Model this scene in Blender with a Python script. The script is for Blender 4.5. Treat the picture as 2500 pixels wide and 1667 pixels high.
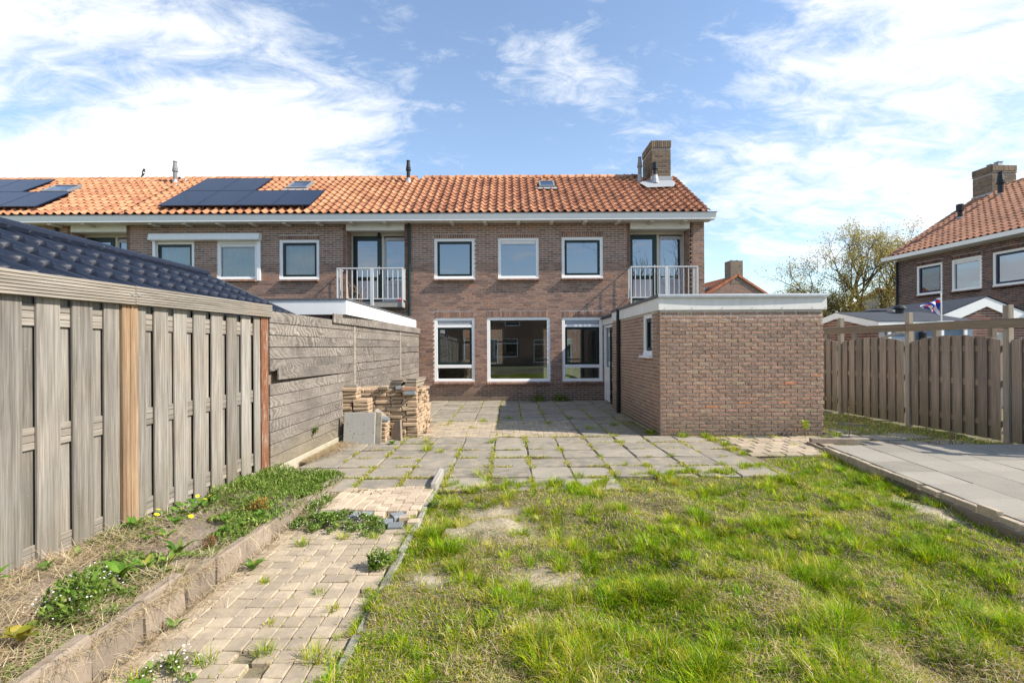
import bpy, math, random
import numpy as np
from mathutils import Vector, Matrix
random.seed(7)
R = math.radians
for o in list(bpy.data.objects):
    bpy.data.objects.remove(o)
SC = bpy.context.scene
COL = SC.collection

# ------------------------------------------------------------------ camera, sky, sun, exposure
cam_data = bpy.data.cameras.new('camera')
cam_data.sensor_width = 36.0
cam_data.lens = 17.28
cam_data.shift_x = 0.0028
cam_data.shift_y = 0.0050
cam_data.clip_end = 2000
cam = bpy.data.objects.new('camera', cam_data)
COL.objects.link(cam)
cam.location = (0, 0, 1.55)
cam.rotation_euler = (R(90), 0.0055, 0)
SC.camera = cam
SUN = Vector((0.738, -0.215, 0.640)).normalized()
SC.view_settings.view_transform = 'Standard'
SC.view_settings.look = 'None'
SC.view_settings.gamma = 1
SC.view_settings.exposure = 0.64
try:
    SC.view_settings.use_curve_mapping = False
except Exception:
    pass


class NT:
    """small node-tree helper: n(type, input or attribute = value or socket)"""
    def __init__(s, nt):
        s.nt = nt
        nt.nodes.clear()

    def n(s, t, *a, **kw):
        nd = s.nt.nodes.new('ShaderNode' + t)
        for k, v in kw.items():
            if k not in nd.inputs and hasattr(nd, k):
                setattr(nd, k, v)
        for k, v in list(enumerate(a)) + list(kw.items()):
            if isinstance(k, str) and k not in nd.inputs:
                continue
            if v is None:
                continue
            if isinstance(v, bpy.types.NodeSocket):
                s.nt.links.new(v, nd.inputs[k])
            else:
                nd.inputs[k].default_value = v
        return nd

    def math(s, op, a, b=None, clamp=False):
        return s.n('Math', a, b, operation=op, use_clamp=clamp).outputs[0]

    def ramp(s, fac, stops, interp='LINEAR'):
        nd = s.n('ValToRGB', fac)
        r = nd.color_ramp
        r.interpolation = interp
        while len(r.elements) < len(stops):
            r.elements.new(0.5)
        for e, (p, c) in zip(r.elements, stops):
            e.position = p
            e.color = (c, c, c, 1) if not hasattr(c, '__len__') else (*c, 1)
        return nd.outputs[0]

    def mix(s, fac, a, b, mode='MIX'):
        def c(v):
            return v if isinstance(v, bpy.types.NodeSocket) else ((v, v, v, 1) if not hasattr(v, '__len__') else (*v, 1))
        return s.n('MixRGB', fac, c(a), c(b), blend_type=mode).outputs[0]

    def noise(s, vec, scale, detail=3, rough=0.55, dist=0.0):
        return s.n('TexNoise', Vector=vec, Scale=scale, Detail=detail, Roughness=rough, Distortion=dist).outputs[0]

    def pos(s, sc=(1, 1, 1)):
        p = s.n('NewGeometry').outputs['Position']
        return s.n('VectorMath', p, sc, operation='MULTIPLY').outputs[0]


# world: Nishita sky with high thin clouds mixed in
world = bpy.data.worlds.new('World')
SC.world = world
world.use_nodes = True
w = NT(world.node_tree)
sky = w.n('TexSky', sky_type='NISHITA', sun_disc=False)
sky.sun_elevation = math.asin(SUN.z)
sky.sun_rotation = math.atan2(SUN.x, SUN.y)
sky.altitude = 0
sky.air_density = 1.15
sky.dust_density = 0.25
sky.ozone_density = 3.0
d = w.n('TexCoord').outputs['Generated']
sx = w.n('SeparateXYZ', d)
den = w.math('ADD', w.math('MAXIMUM', sx.outputs[2], 0.0), 0.22)
pp = w.n('CombineXYZ', w.math('DIVIDE', sx.outputs[0], den), w.math('DIVIDE', sx.outputs[1], den), 0.0).outputs[0]
pp = w.n('Mapping', Vector=pp, Location=(3.1, 1.7, 0.4), Rotation=(0, 0, R(-32)), Scale=(0.8, 1.25, 1)).outputs[0]
n1 = w.noise(pp, 1.5, 10, 0.60, 0.5)
n2 = w.noise(pp, 8.5, 8, 0.68, 0.7)
n3 = w.noise(pp, 0.45, 2, 0.5)


def lobe(v, p):
    dd = w.n('VectorMath', d, tuple(Vector(v).normalized()), operation='DOT_PRODUCT').outputs['Value']
    return w.math('POWER', w.math('MAXIMUM', dd, 0.0), p)


cl = w.math('ADD', w.math('MULTIPLY', n1, 0.95), w.math('MULTIPLY', n2, 0.46))
cl = w.math('ADD', cl, w.math('MULTIPLY', w.math('SUBTRACT', n3, 0.5), 0.35))
for v, p, k in (((-0.95, 1, 0.50), 8, 0.14), ((-0.50, 1, 0.34), 50, 0.09), ((1.0, 1, 0.62), 14, 0.17), ((0.45, 1, 0.42), 60, 0.08),
                ((0.02, 1, 0.52), 24, -0.14), ((0.42, 1, 0.60), 60, -0.10), ((0.62, 1, 0.22), 60, -0.07),
                ((0.1, -1, 0.35), 4, -0.16)):
    cl = w.math('ADD', cl, w.math('MULTIPLY', lobe(v, p), k))
mask = w.n('MapRange', Value=cl, interpolation_type='SMOOTHSTEP')
for i, v in ((1, 0.60), (2, 0.92), (3, 0.0), (4, 1.0)):
    mask.inputs[i].default_value = v
veil = w.math('MULTIPLY', w.math('SUBTRACT', 1.0, w.math('MINIMUM', w.math('MAXIMUM', sx.outputs[2], 0.0), 1.0)), 0.12)
fac = w.math('MAXIMUM', mask.outputs[0], veil)
cloud = w.mix(n2, (4.3, 4.6, 4.9), (5.5, 5.5, 5.5))
skyc = sky.outputs[0]
bg = w.n('Background', w.mix(fac, skyc, cloud), 0.148)
w.nt.links.new(bg.outputs[0], w.n('OutputWorld').inputs[0])

sun_data = bpy.data.lights.new('sun', 'SUN')
sun_data.energy = 4.7
sun_data.angle = R(0.53)
sun_data.color = (1.0, 0.925, 0.81)
sun = bpy.data.objects.new('sun', sun_data)
COL.objects.link(sun)
sun.location = (20, -5, 20)
sun.rotation_euler = (-SUN).to_track_quat('-Z', 'Y').to_euler()


# ------------------------------------------------------------------ materials
MATS = {}


def material(name, fn, rough=0.85, bump=None, spec=0.3, metal=0.0):
    m = bpy.data.materials.new(name)
    m.use_nodes = True
    t = NT(m.node_tree)
    r = fn(t)
    h = None
    if isinstance(r, tuple) and len(r) == 2:
        r, h = r
    b = t.n('BsdfPrincipled')
    if isinstance(r, bpy.types.NodeSocket):
        t.nt.links.new(r, b.inputs['Base Color'])
    else:
        b.inputs['Base Color'].default_value = (*r, 1)
    b.inputs['Roughness'].default_value = rough
    b.inputs['Metallic'].default_value = metal
    b.inputs['Specular IOR Level'].default_value = spec
    if h is not None and bump:
        bp = t.n('Bump', Strength=bump[0], Distance=bump[1], Height=h)
        t.nt.links.new(bp.outputs[0], b.inputs['Normal'])
    t.nt.links.new(b.outputs[0], t.n('OutputMaterial').inputs[0])
    MATS[name] = m
    return m


def rnd(t):
    a = t.n('ObjectInfo').outputs['Random']
    b = t.n('NewGeometry').outputs['Random Per Island']
    return t.math('FRACT', t.math('ADD', a, b))


def brickf(stops, lo=0.72, hi=1.2, ns=14):
    def f(t):
        c = t.ramp(rnd(t), stops)
        p = t.pos()
        n = t.noise(p, ns, 5, 0.65)
        big = t.noise(p, 0.7, 3, 0.5)
        c = t.mix(1.0, c, t.ramp(n, [(0.2, lo), (0.8, hi)]), 'MULTIPLY')
        c = t.mix(1.0, c, t.ramp(big, [(0.3, 0.88), (0.7, 1.1)]), 'MULTIPLY')
        # pale lime bloom here and there
        c = t.mix(t.ramp(t.noise(p, 3.1, 4, 0.6), [(0.62, 0.0), (0.85, 0.3)]), c, (0.42, 0.36, 0.31))
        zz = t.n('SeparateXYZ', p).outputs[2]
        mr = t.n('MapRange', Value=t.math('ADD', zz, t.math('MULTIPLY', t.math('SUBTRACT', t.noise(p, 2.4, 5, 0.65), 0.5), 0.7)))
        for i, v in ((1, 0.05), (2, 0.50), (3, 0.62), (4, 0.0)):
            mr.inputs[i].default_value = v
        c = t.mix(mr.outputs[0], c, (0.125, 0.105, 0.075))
        return c, t.noise(p, 60, 4, 0.6)
    return f


FACADE = [(0.0, (0.185, 0.112, 0.088)), (0.2, (0.245, 0.145, 0.108)), (0.5, (0.295, 0.176, 0.128)), (0.8, (0.335, 0.202, 0.148)), (0.97, (0.35, 0.20, 0.135)), (1.0, (0.38, 0.175, 0.10))]
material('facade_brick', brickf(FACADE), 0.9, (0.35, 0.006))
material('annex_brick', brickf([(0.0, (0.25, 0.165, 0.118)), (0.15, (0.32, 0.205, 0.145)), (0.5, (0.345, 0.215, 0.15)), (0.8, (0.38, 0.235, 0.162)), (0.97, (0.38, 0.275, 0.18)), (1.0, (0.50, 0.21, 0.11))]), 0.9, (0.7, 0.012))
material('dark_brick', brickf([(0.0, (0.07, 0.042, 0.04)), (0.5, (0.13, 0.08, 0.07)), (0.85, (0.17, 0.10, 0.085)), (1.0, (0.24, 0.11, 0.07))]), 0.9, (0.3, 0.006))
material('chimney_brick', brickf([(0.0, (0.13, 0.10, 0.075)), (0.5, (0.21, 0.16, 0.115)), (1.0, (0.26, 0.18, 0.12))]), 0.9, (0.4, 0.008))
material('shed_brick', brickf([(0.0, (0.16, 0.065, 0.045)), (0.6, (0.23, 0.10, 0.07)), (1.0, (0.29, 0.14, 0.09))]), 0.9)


def mortarf(base):
    def f(t):
        p = t.pos()
        n = t.noise(p, 9, 4, 0.6)
        return t.mix(n, tuple(x * 0.72 for x in base), base), t.noise(p, 90, 3, 0.7)
    return f


material('mortar', mortarf((0.66, 0.62, 0.56)), 0.95, (0.4, 0.004))
material('mortar_dark', mortarf((0.40, 0.36, 0.34)), 0.95)


def tilef(stops):
    def f(t):
        c = t.ramp(rnd(t), stops)
        p = t.pos()
        n = t.noise(p, 5, 5, 0.65)
        c = t.mix(1.0, c, t.ramp(n, [(0.2, 0.74), (0.8, 1.15)]), 'MULTIPLY')
        c = t.mix(t.ramp(t.noise(p, 1.3, 5, 0.7), [(0.54, 0.0), (0.75, 0.55)]), c, (0.15, 0.085, 0.06))
        # lichen, thickest on the ridge and the topmost rows
        z = t.n('SeparateXYZ', p).outputs[2]
        hi = t.n('MapRange', Value=z)
        for i, v in ((1, 6.6), (2, 7.4), (3, 0.0), (4, 0.10)):
            hi.inputs[i].default_value = v
        li = t.math('GREATER_THAN', t.math('ADD', t.noise(p, 7, 5, 0.75), hi.outputs[0]), 0.70)
        c = t.mix(t.math('MULTIPLY', li, 0.6), c, (0.50, 0.30, 0.06))
        return c, t.noise(p, 40, 3, 0.6)
    return f


material('roof_tile', tilef([(0.0, (0.33, 0.145, 0.075)), (0.4, (0.47, 0.215, 0.108)), (0.8, (0.54, 0.265, 0.14)), (1.0, (0.40, 0.18, 0.10))]), 0.75, (0.3, 0.004))
material('brown_roof_tile', tilef([(0.0, (0.27, 0.115, 0.065)), (0.4, (0.40, 0.175, 0.092)), (0.8, (0.48, 0.225, 0.12)), (1.0, (0.34, 0.15, 0.085))]), 0.75, (0.3, 0.004))
material('far_roof_tile', tilef([(0.0, (0.36, 0.17, 0.10)), (0.5, (0.46, 0.23, 0.14)), (1.0, (0.30, 0.15, 0.10))]), 0.8)
material('red_roof_tile', tilef([(0.0, (0.33, 0.10, 0.05)), (1.0, (0.47, 0.17, 0.08))]), 0.8)
material('under_roof', lambda t: (0.10, 0.05, 0.035), 0.95)


def weatherf(a, b, ns=2.5):
    def f(t):
        p = t.pos()
        n = t.noise(p, ns, 5, 0.6)
        st = t.noise(t.pos((9, 9, 0.8)), 1.5, 4, 0.6)
        return t.mix(t.math('MULTIPLY', n, t.ramp(st, [(0.3, 0.5), (0.7, 1.3)])), a, b)
    return f


material('white_paint', weatherf((0.86, 0.86, 0.85), (0.78, 0.78, 0.765)), 0.45, spec=0.4)
material('old_white', weatherf((0.80, 0.79, 0.75), (0.62, 0.60, 0.55)), 0.55)
material('cream_paint', weatherf((0.62, 0.59, 0.51), (0.54, 0.51, 0.43)), 0.5)
material('grey_panel', weatherf((0.50, 0.51, 0.54), (0.45, 0.46, 0.49)), 0.5)
material('green_paint', lambda t: (0.006, 0.022, 0.02), 0.35, spec=0.4)
material('blue_paint', lambda t: (0.012, 0.022, 0.07), 0.35)
material('zinc', weatherf((0.36, 0.39, 0.42), (0.50, 0.52, 0.54), 5), 0.5, metal=0.35)
material('lead', weatherf((0.30, 0.32, 0.35), (0.42, 0.43, 0.44), 9), 0.6, metal=0.2)
material('dark_trim', weatherf((0.10, 0.105, 0.115), (0.16, 0.16, 0.165)), 0.6)
material('railing_metal', weatherf((0.60, 0.60, 0.59), (0.50, 0.50, 0.49)), 0.4, metal=0.15)
material('black_plastic', lambda t: (0.018, 0.02, 0.023), 0.45)
material('flue_grey', weatherf((0.16, 0.165, 0.17), (0.26, 0.26, 0.255)), 0.6)
material('downpipe_green', lambda t: (0.012, 0.032, 0.03), 0.35)


def metalf(t):
    p = t.pos()
    c = t.mix(t.noise(p, 1.3, 5, 0.6), (0.006, 0.010, 0.021), (0.013, 0.018, 0.034))
    c = t.mix(t.ramp(t.noise(p, 9, 5, 0.7), [(0.5, 0.0), (0.8, 0.35)]), c, (0.035, 0.037, 0.042))
    return t.mix(t.ramp(t.noise(p, 42, 2, 0.6), [(0.71, 0.0), (0.75, 0.6)]), c, (0.32, 0.31, 0.27))


material('metal_tile', metalf, 0.42, spec=0.4)
material('bitumen', weatherf((0.035, 0.042, 0.055), (0.055, 0.062, 0.075), 1.5), 0.8)
material('blue_grey_wall', weatherf((0.19, 0.25, 0.33), (0.16, 0.21, 0.28)), 0.7)
material('curtain', lambda t: t.mix(t.noise(t.pos((40, 40, 0.6)), 1.0, 3), (0.80, 0.80, 0.75), (0.62, 0.62, 0.58)), 0.9)
material('interior_wall', lambda t: (0.50, 0.47, 0.42), 0.9)
material('interior_floor', lambda t: (0.10, 0.075, 0.05), 0.6)
material('hardware', lambda t: (0.55, 0.55, 0.54), 0.35, metal=0.7)
material('bird_black', lambda t: (0.012, 0.012, 0.015), 0.6)
material('bird_white', lambda t: (0.7, 0.7, 0.68), 0.8)
material('flag_red', lambda t: (0.62, 0.03, 0.03), 0.8)
material('flag_blue', lambda t: (0.02, 0.05, 0.36), 0.8)
material('flag_white', lambda t: (0.78, 0.78, 0.78), 0.8)
material('yellow_flower', lambda t: (0.80, 0.58, 0.02), 0.7)
material('white_flower', lambda t: (0.75, 0.74, 0.74), 0.7)


def panelf(t):
    p = t.pos()
    a = t.n('TexWave', Vector=p, Scale=3.2, bands_direction='X').outputs[0]
    c = t.mix(t.ramp(a, [(0.96, 0.0), (1.0, 0.35)]), (0.008, 0.014, 0.034), (0.05, 0.06, 0.085))
    return c


material('solar_cells', panelf, 0.22, spec=0.5)


def glass(name, tint, base):
    m = bpy.data.materials.new(name)
    m.use_nodes = True
    t = NT(m.node_tree)
    fr = t.n('Fresnel', IOR=1.5).outputs[0]
    f = t.math('ADD', t.math('MULTIPLY', fr, 1.4), base, True)
    mx = t.n('MixShader', f, t.n('BsdfTransparent', Color=(*tint, 1)).outputs[0], t.n('BsdfGlossy', Color=(0.86, 0.92, 1, 1), Roughness=0.004).outputs[0])
    t.nt.links.new(mx.outputs[0], t.n('OutputMaterial').inputs[0])
    MATS[name] = m


glass('window_glass', (0.72, 0.77, 0.76), 0.07)
glass('coated_glass', (0.22, 0.25, 0.29), 0.22)


def boardf(lo, hi, vert=True, moss=0.0):
    def f(t):
        r = rnd(t)
        off = t.math('MULTIPLY', r, 37.0)
        sc = (70, 70, 2.2) if vert else (3, 2.2, 60)
        p0 = t.n('NewGeometry').outputs['Position']
        p = t.n('VectorMath', t.n('VectorMath', p0, sc, operation='MULTIPLY').outputs[0],
                t.n('CombineXYZ', off, off, off).outputs[0], operation='ADD').outputs[0]
        g = t.noise(p, 1.0, 5, 0.65, 0.3)
        g2 = t.noise(t.n('VectorMath', p, (0.22, 0.22, 0.5), operation='MULTIPLY').outputs[0], 1.0, 4, 0.6)
        c = t.mix(t.ramp(g, [(0.3, 0.0), (0.7, 1.0)]), lo, hi)
        c = t.mix(1.0, c, t.ramp(g2, [(0.25, 0.72), (0.75, 1.18)]), 'MULTIPLY')
        c = t.mix(1.0, c, t.ramp(r, [(0.0, 0.70), (0.5, 1.0), (1.0, 1.2)]), 'MULTIPLY')
        warm = t.noise(p0, 1.6, 3, 0.5)
        c = t.mix(t.ramp(warm, [(0.45, 0.0), (0.75, 0.45)]), c, t.mix(1.0, c, (1.12, 0.98, 0.80), 'MULTIPLY'))
        c = t.mix(t.ramp(t.noise(p0, 38, 3, 0.7), [(0.69, 0.0), (0.76, 0.6)]), c, (0.52, 0.50, 0.45))
        if moss:
            z = t.n('SeparateXYZ', p0).outputs[2]
            mr = t.n('MapRange', Value=t.math('ADD', z, t.math('MULTIPLY', t.noise(p0, 4, 4, 0.6), 0.5)))
            for i, v in ((1, 0.35), (2, 0.95), (3, moss), (4, 0.0)):
                mr.inputs[i].default_value = v
            c = t.mix(mr.outputs[0], c, (0.115, 0.10, 0.045))
        return c, g
    return f


material('grey_board', boardf((0.155, 0.139, 0.118), (0.38, 0.352, 0.314), True, 0.30), 0.85, (0.5, 0.004))
material('brown_board', boardf((0.18, 0.138, 0.108), (0.335, 0.27, 0.22), True, 0.5), 0.85, (0.4, 0.004))
material('grey_rail', boardf((0.20, 0.178, 0.15), (0.36, 0.325, 0.28), False), 0.85, (0.4, 0.004))
material('brown_post', boardf((0.20, 0.125, 0.072), (0.42, 0.30, 0.195), True), 0.8, (0.4, 0.004))
material('pale_post', boardf((0.24, 0.20, 0.155), (0.38, 0.325, 0.26), True), 0.85, (0.4, 0.004))
material('rail_brown', boardf((0.19, 0.145, 0.10), (0.33, 0.265, 0.195), False), 0.85, (0.4, 0.004))


def rustpostf(t):
    p = t.pos((30, 30, 3))
    c = t.mix(t.noise(p, 1.0, 4, 0.6), (0.15, 0.055, 0.025), (0.26, 0.11, 0.055))
    return t.mix(t.ramp(t.noise(t.pos((60, 60, 5)), 1.0, 5, 0.7), [(0.52, 0.0), (0.62, 0.75)]), c, (0.42, 0.37, 0.31))


material('red_post', rustpostf, 0.8)


def plankf(t):
    r = rnd(t)
    off = t.math('MULTIPLY', r, 53.0)
    p0 = t.n('NewGeometry').outputs['Position']
    p = t.n('VectorMath', p0, t.n('CombineXYZ', off, off, off).outputs[0], operation='ADD').outputs[0]
    warp = t.noise(t.n('VectorMath', p, (1, 1.9, 4.0), operation='MULTIPLY').outputs[0], 1.0, 2, 0.5)
    ph = t.math('ADD', t.math('ADD', t.math('MULTIPLY', warp, 48.0), t.math('MULTIPLY', t.n('SeparateXYZ', p).outputs[2], 38.0)), t.math('MULTIPLY', t.n('SeparateXYZ', p).outputs[1], 58.0))
    sw = t.math('ADD', t.math('MULTIPLY', t.math('SINE', ph), 0.5), 0.5)
    amp = t.ramp(t.noise(t.n('VectorMath', p, (1, 0.7, 3), operation='MULTIPLY').outputs[0], 1.0, 2), [(0.40, 0.08), (0.64, 0.62)])
    fine = t.noise(t.n('VectorMath', p, (4, 5, 120), operation='MULTIPLY').outputs[0], 1.0, 4, 0.6)
    g = t.math('ADD', t.math('MULTIPLY', t.math('SUBTRACT', sw, 0.5), amp), fine)
    c = t.mix(t.ramp(g, [(0.2, 0.0), (0.85, 1.0)]), (0.135, 0.113, 0.094), (0.315, 0.283, 0.25))
    blot = t.noise(t.n('VectorMath', p, (1, 1.1, 2.2), operation='MULTIPLY').outputs[0], 1.4, 4, 0.6)
    c = t.mix(1.0, c, t.ramp(blot, [(0.3, 0.68), (0.7, 1.2)]), 'MULTIPLY')
    c = t.mix(1.0, c, t.ramp(r, [(0.0, 0.8), (1.0, 1.12)]), 'MULTIPLY')
    z = t.n('SeparateXYZ', p0).outputs[2]
    mr = t.n('MapRange', Value=t.math('ADD', z, t.math('MULTIPLY', t.noise(p0, 3, 4, 0.6), 0.5)))
    for i, v in ((1, 0.25), (2, 0.75), (3, 0.55), (4, 0.0)):
        mr.inputs[i].default_value = v
    c = t.mix(mr.outputs[0], c, (0.27, 0.22, 0.11))
    return c, g


material('swirl_plank', plankf, 0.8, (0.4, 0.004))


def slabf(a, b, dirt, dk=0.7, fleck=(0.42, 0.40, 0.37)):
    def f(t):
        r = rnd(t)
        p = t.pos()
        c = t.mix(t.noise(p, 2.2, 5, 0.62), a, b)
        c = t.mix(1.0, c, t.ramp(r, [(0.0, 0.80), (0.5, 1.0), (1.0, 1.16)]), 'MULTIPLY')
        c = t.mix(1.0, c, t.ramp(t.noise(p, 45, 4, 0.7), [(0.2, 0.8), (0.8, 1.18)]), 'MULTIPLY')
        c = t.mix(t.ramp(t.noise(p, 5.5, 5, 0.7), [(0.44, 0.0), (0.68, dk)]), c, dirt)
        c = t.mix(t.ramp(t.noise(p, 70, 2, 0.6), [(0.68, 0.0), (0.74, 0.5)]), c, fleck)
        return c, t.noise(p, 110, 3, 0.7)
    return f


material('grey_slab', slabf((0.20, 0.18, 0.147), (0.32, 0.29, 0.238), (0.38, 0.315, 0.225), 0.9), 0.9, (0.25, 0.003))
material('pale_slab', slabf((0.25, 0.228, 0.19), (0.325, 0.30, 0.255), (0.30, 0.265, 0.205), 0.7), 0.9, (0.25, 0.003))
material('tan_paver', slabf((0.38, 0.305, 0.21), (0.50, 0.41, 0.295), (0.29, 0.24, 0.185), 0.9, (0.6, 0.52, 0.42)), 0.9, (0.4, 0.004))
material('pink_paver', slabf((0.44, 0.335, 0.23), (0.55, 0.45, 0.335), (0.40, 0.32, 0.23), 0.35, (0.65, 0.56, 0.46)), 0.9, (0.4, 0.004))
material('stack_paver', slabf((0.36, 0.255, 0.16), (0.49, 0.365, 0.245), (0.28, 0.20, 0.135), 0.4, (0.55, 0.46, 0.35)), 0.9, (0.5, 0.005))
material('red_paver', slabf((0.38, 0.21, 0.13), (0.46, 0.28, 0.18), (0.30, 0.19, 0.12), 0.4), 0.9)
material('blue_paver', slabf((0.17, 0.19, 0.20), (0.26, 0.28, 0.29), (0.20, 0.20, 0.19), 0.4), 0.85, (0.3, 0.004))
material('edging_stone', slabf((0.225, 0.175, 0.13), (0.33, 0.27, 0.21), (0.19, 0.155, 0.12), 0.6, (0.5, 0.45, 0.4)), 0.95, (0.5, 0.006))
material('kerb_grey', slabf((0.27, 0.25, 0.22), (0.38, 0.35, 0.31), (0.24, 0.21, 0.17), 0.5), 0.95, (0.5, 0.006))
material('concrete_board', slabf((0.40, 0.36, 0.27), (0.52, 0.47, 0.37), (0.28, 0.26, 0.15), 0.6), 0.9)
material('pitted_slab', slabf((0.33, 0.32, 0.29), (0.39, 0.38, 0.35), (0.05, 0.045, 0.04), 0.0), 0.9, (0.3, 0.003))
material('timber_edge', boardf((0.14, 0.105, 0.075), (0.33, 0.27, 0.20), False), 0.9)


def pitf(t):
    p = t.pos()
    c = t.mix(t.noise(p, 6, 5, 0.6), (0.31, 0.30, 0.275), (0.38, 0.37, 0.34))
    m = t.math('MULTIPLY', t.ramp(t.noise(p, 34, 3, 0.7), [(0.62, 0.0), (0.66, 1.0)]), t.ramp(t.noise(p, 4.0, 2, 0.5), [(0.50, 0.0), (0.60, 1.0)]))
    return t.mix(m, c, (0.05, 0.045, 0.04)), t.noise(p, 90, 3, 0.7)


material('pitted_slab', pitf, 0.9, (0.3, 0.003))


def soilf(a, b, c3):
    def f(t):
        p = t.pos()
        c = t.mix(t.noise(p, 1.8, 6, 0.65), a, b)
        c = t.mix(t.ramp(t.noise(p, 26, 4, 0.7), [(0.35, 0.0), (0.7, 0.7)]), c, c3)
        return c, t.noise(p, 30, 5, 0.75)
    return f




def lawnsoilf(t):
    c, h = soilf((0.085, 0.068, 0.038), (0.155, 0.125, 0.075), (0.21, 0.175, 0.11))(t)
    b = t.n('Attribute', attribute_name='col').outputs['Color']
    return t.mix(b, c, t.mix(h, (0.36, 0.31, 0.22), (0.50, 0.44, 0.34))), h


material('lawn_soil', lawnsoilf, 0.95, (0.8, 0.02))
material('bed_soil', soilf((0.16, 0.125, 0.095), (0.25, 0.205, 0.16), (0.33, 0.27, 0.205)), 0.95, (0.9, 0.02))
material('joint_sand', soilf((0.19, 0.155, 0.10), (0.30, 0.25, 0.175), (0.14, 0.13, 0.06)), 0.95, (0.6, 0.01))
material('side_soil', soilf((0.12, 0.11, 0.065), (0.26, 0.22, 0.15), (0.13, 0.15, 0.05)), 0.95, (0.8, 0.02))
material('ground', soilf((0.12, 0.13, 0.06), (0.20, 0.18, 0.10), (0.13, 0.15, 0.06)), 0.95)
material('bark', lambda t: (t.mix(t.noise(t.pos((3, 3, 1)), 3, 5, 0.6), (0.085, 0.07, 0.05), (0.19, 0.16, 0.11)), t.noise(t.pos(), 12, 4)), 0.95)
material('twig', lambda t: (0.23, 0.16, 0.10), 0.9)


def leafmat(name, trans=0.35, spec=0.25, rough=0.5):
    m = bpy.data.materials.new(name)
    m.use_nodes = True
    t = NT(m.node_tree)
    c = t.n('Attribute', attribute_name='col').outputs['Color']
    b = t.n('BsdfPrincipled', Roughness=rough)
    b.inputs['Specular IOR Level'].default_value = spec
    t.nt.links.new(c, b.inputs['Base Color'])
    tr = t.n('BsdfTranslucent', Color=t.mix(1.0, c, (1.25, 1.2, 0.6), 'MULTIPLY'))
    mx = t.n('MixShader', trans, b.outputs[0], tr.outputs[0])
    t.nt.links.new(mx.outputs[0], t.n('OutputMaterial').inputs[0])
    MATS[name] = m


leafmat('blade', 0.38, 0.12, 0.6)
leafmat('leaf', 0.32, 0.2, 0.5)
leafmat('straw', 0.15, 0.2, 0.6)

# ------------------------------------------------------------------ helpers
ORG = {}


def setp(o, label=None, cat=None, group=None, kind=None):
    if label: o['label'] = label
    if cat: o['category'] = cat
    if group: o['group'] = group
    if kind: o['kind'] = kind
    return o


def thing(name, loc, label, cat, group=None):
    o = bpy.data.objects.new(name, None)
    o.empty_display_size = 0.2
    COL.objects.link(o)
    o.location = loc
    ORG[o.name] = Vector(loc)
    return setp(o, label, cat, group)


def link(name, me, parent=None, loc=None, rot=None, scale=None):
    """link mesh me; loc is a world position, turned into the parent's space (things are never rotated)"""
    o = bpy.data.objects.new(name, me)
    COL.objects.link(o)
    w = Vector(loc) if loc is not None else (ORG[parent.name] if parent else Vector((0, 0, 0)))
    if parent:
        o.parent = parent
        o.location = w - ORG[parent.name]
    else:
        o.location = w
    ORG[o.name] = w
    if rot is not None: o.rotation_euler = rot
    if scale is not None: o.scale = scale
    return o


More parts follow.
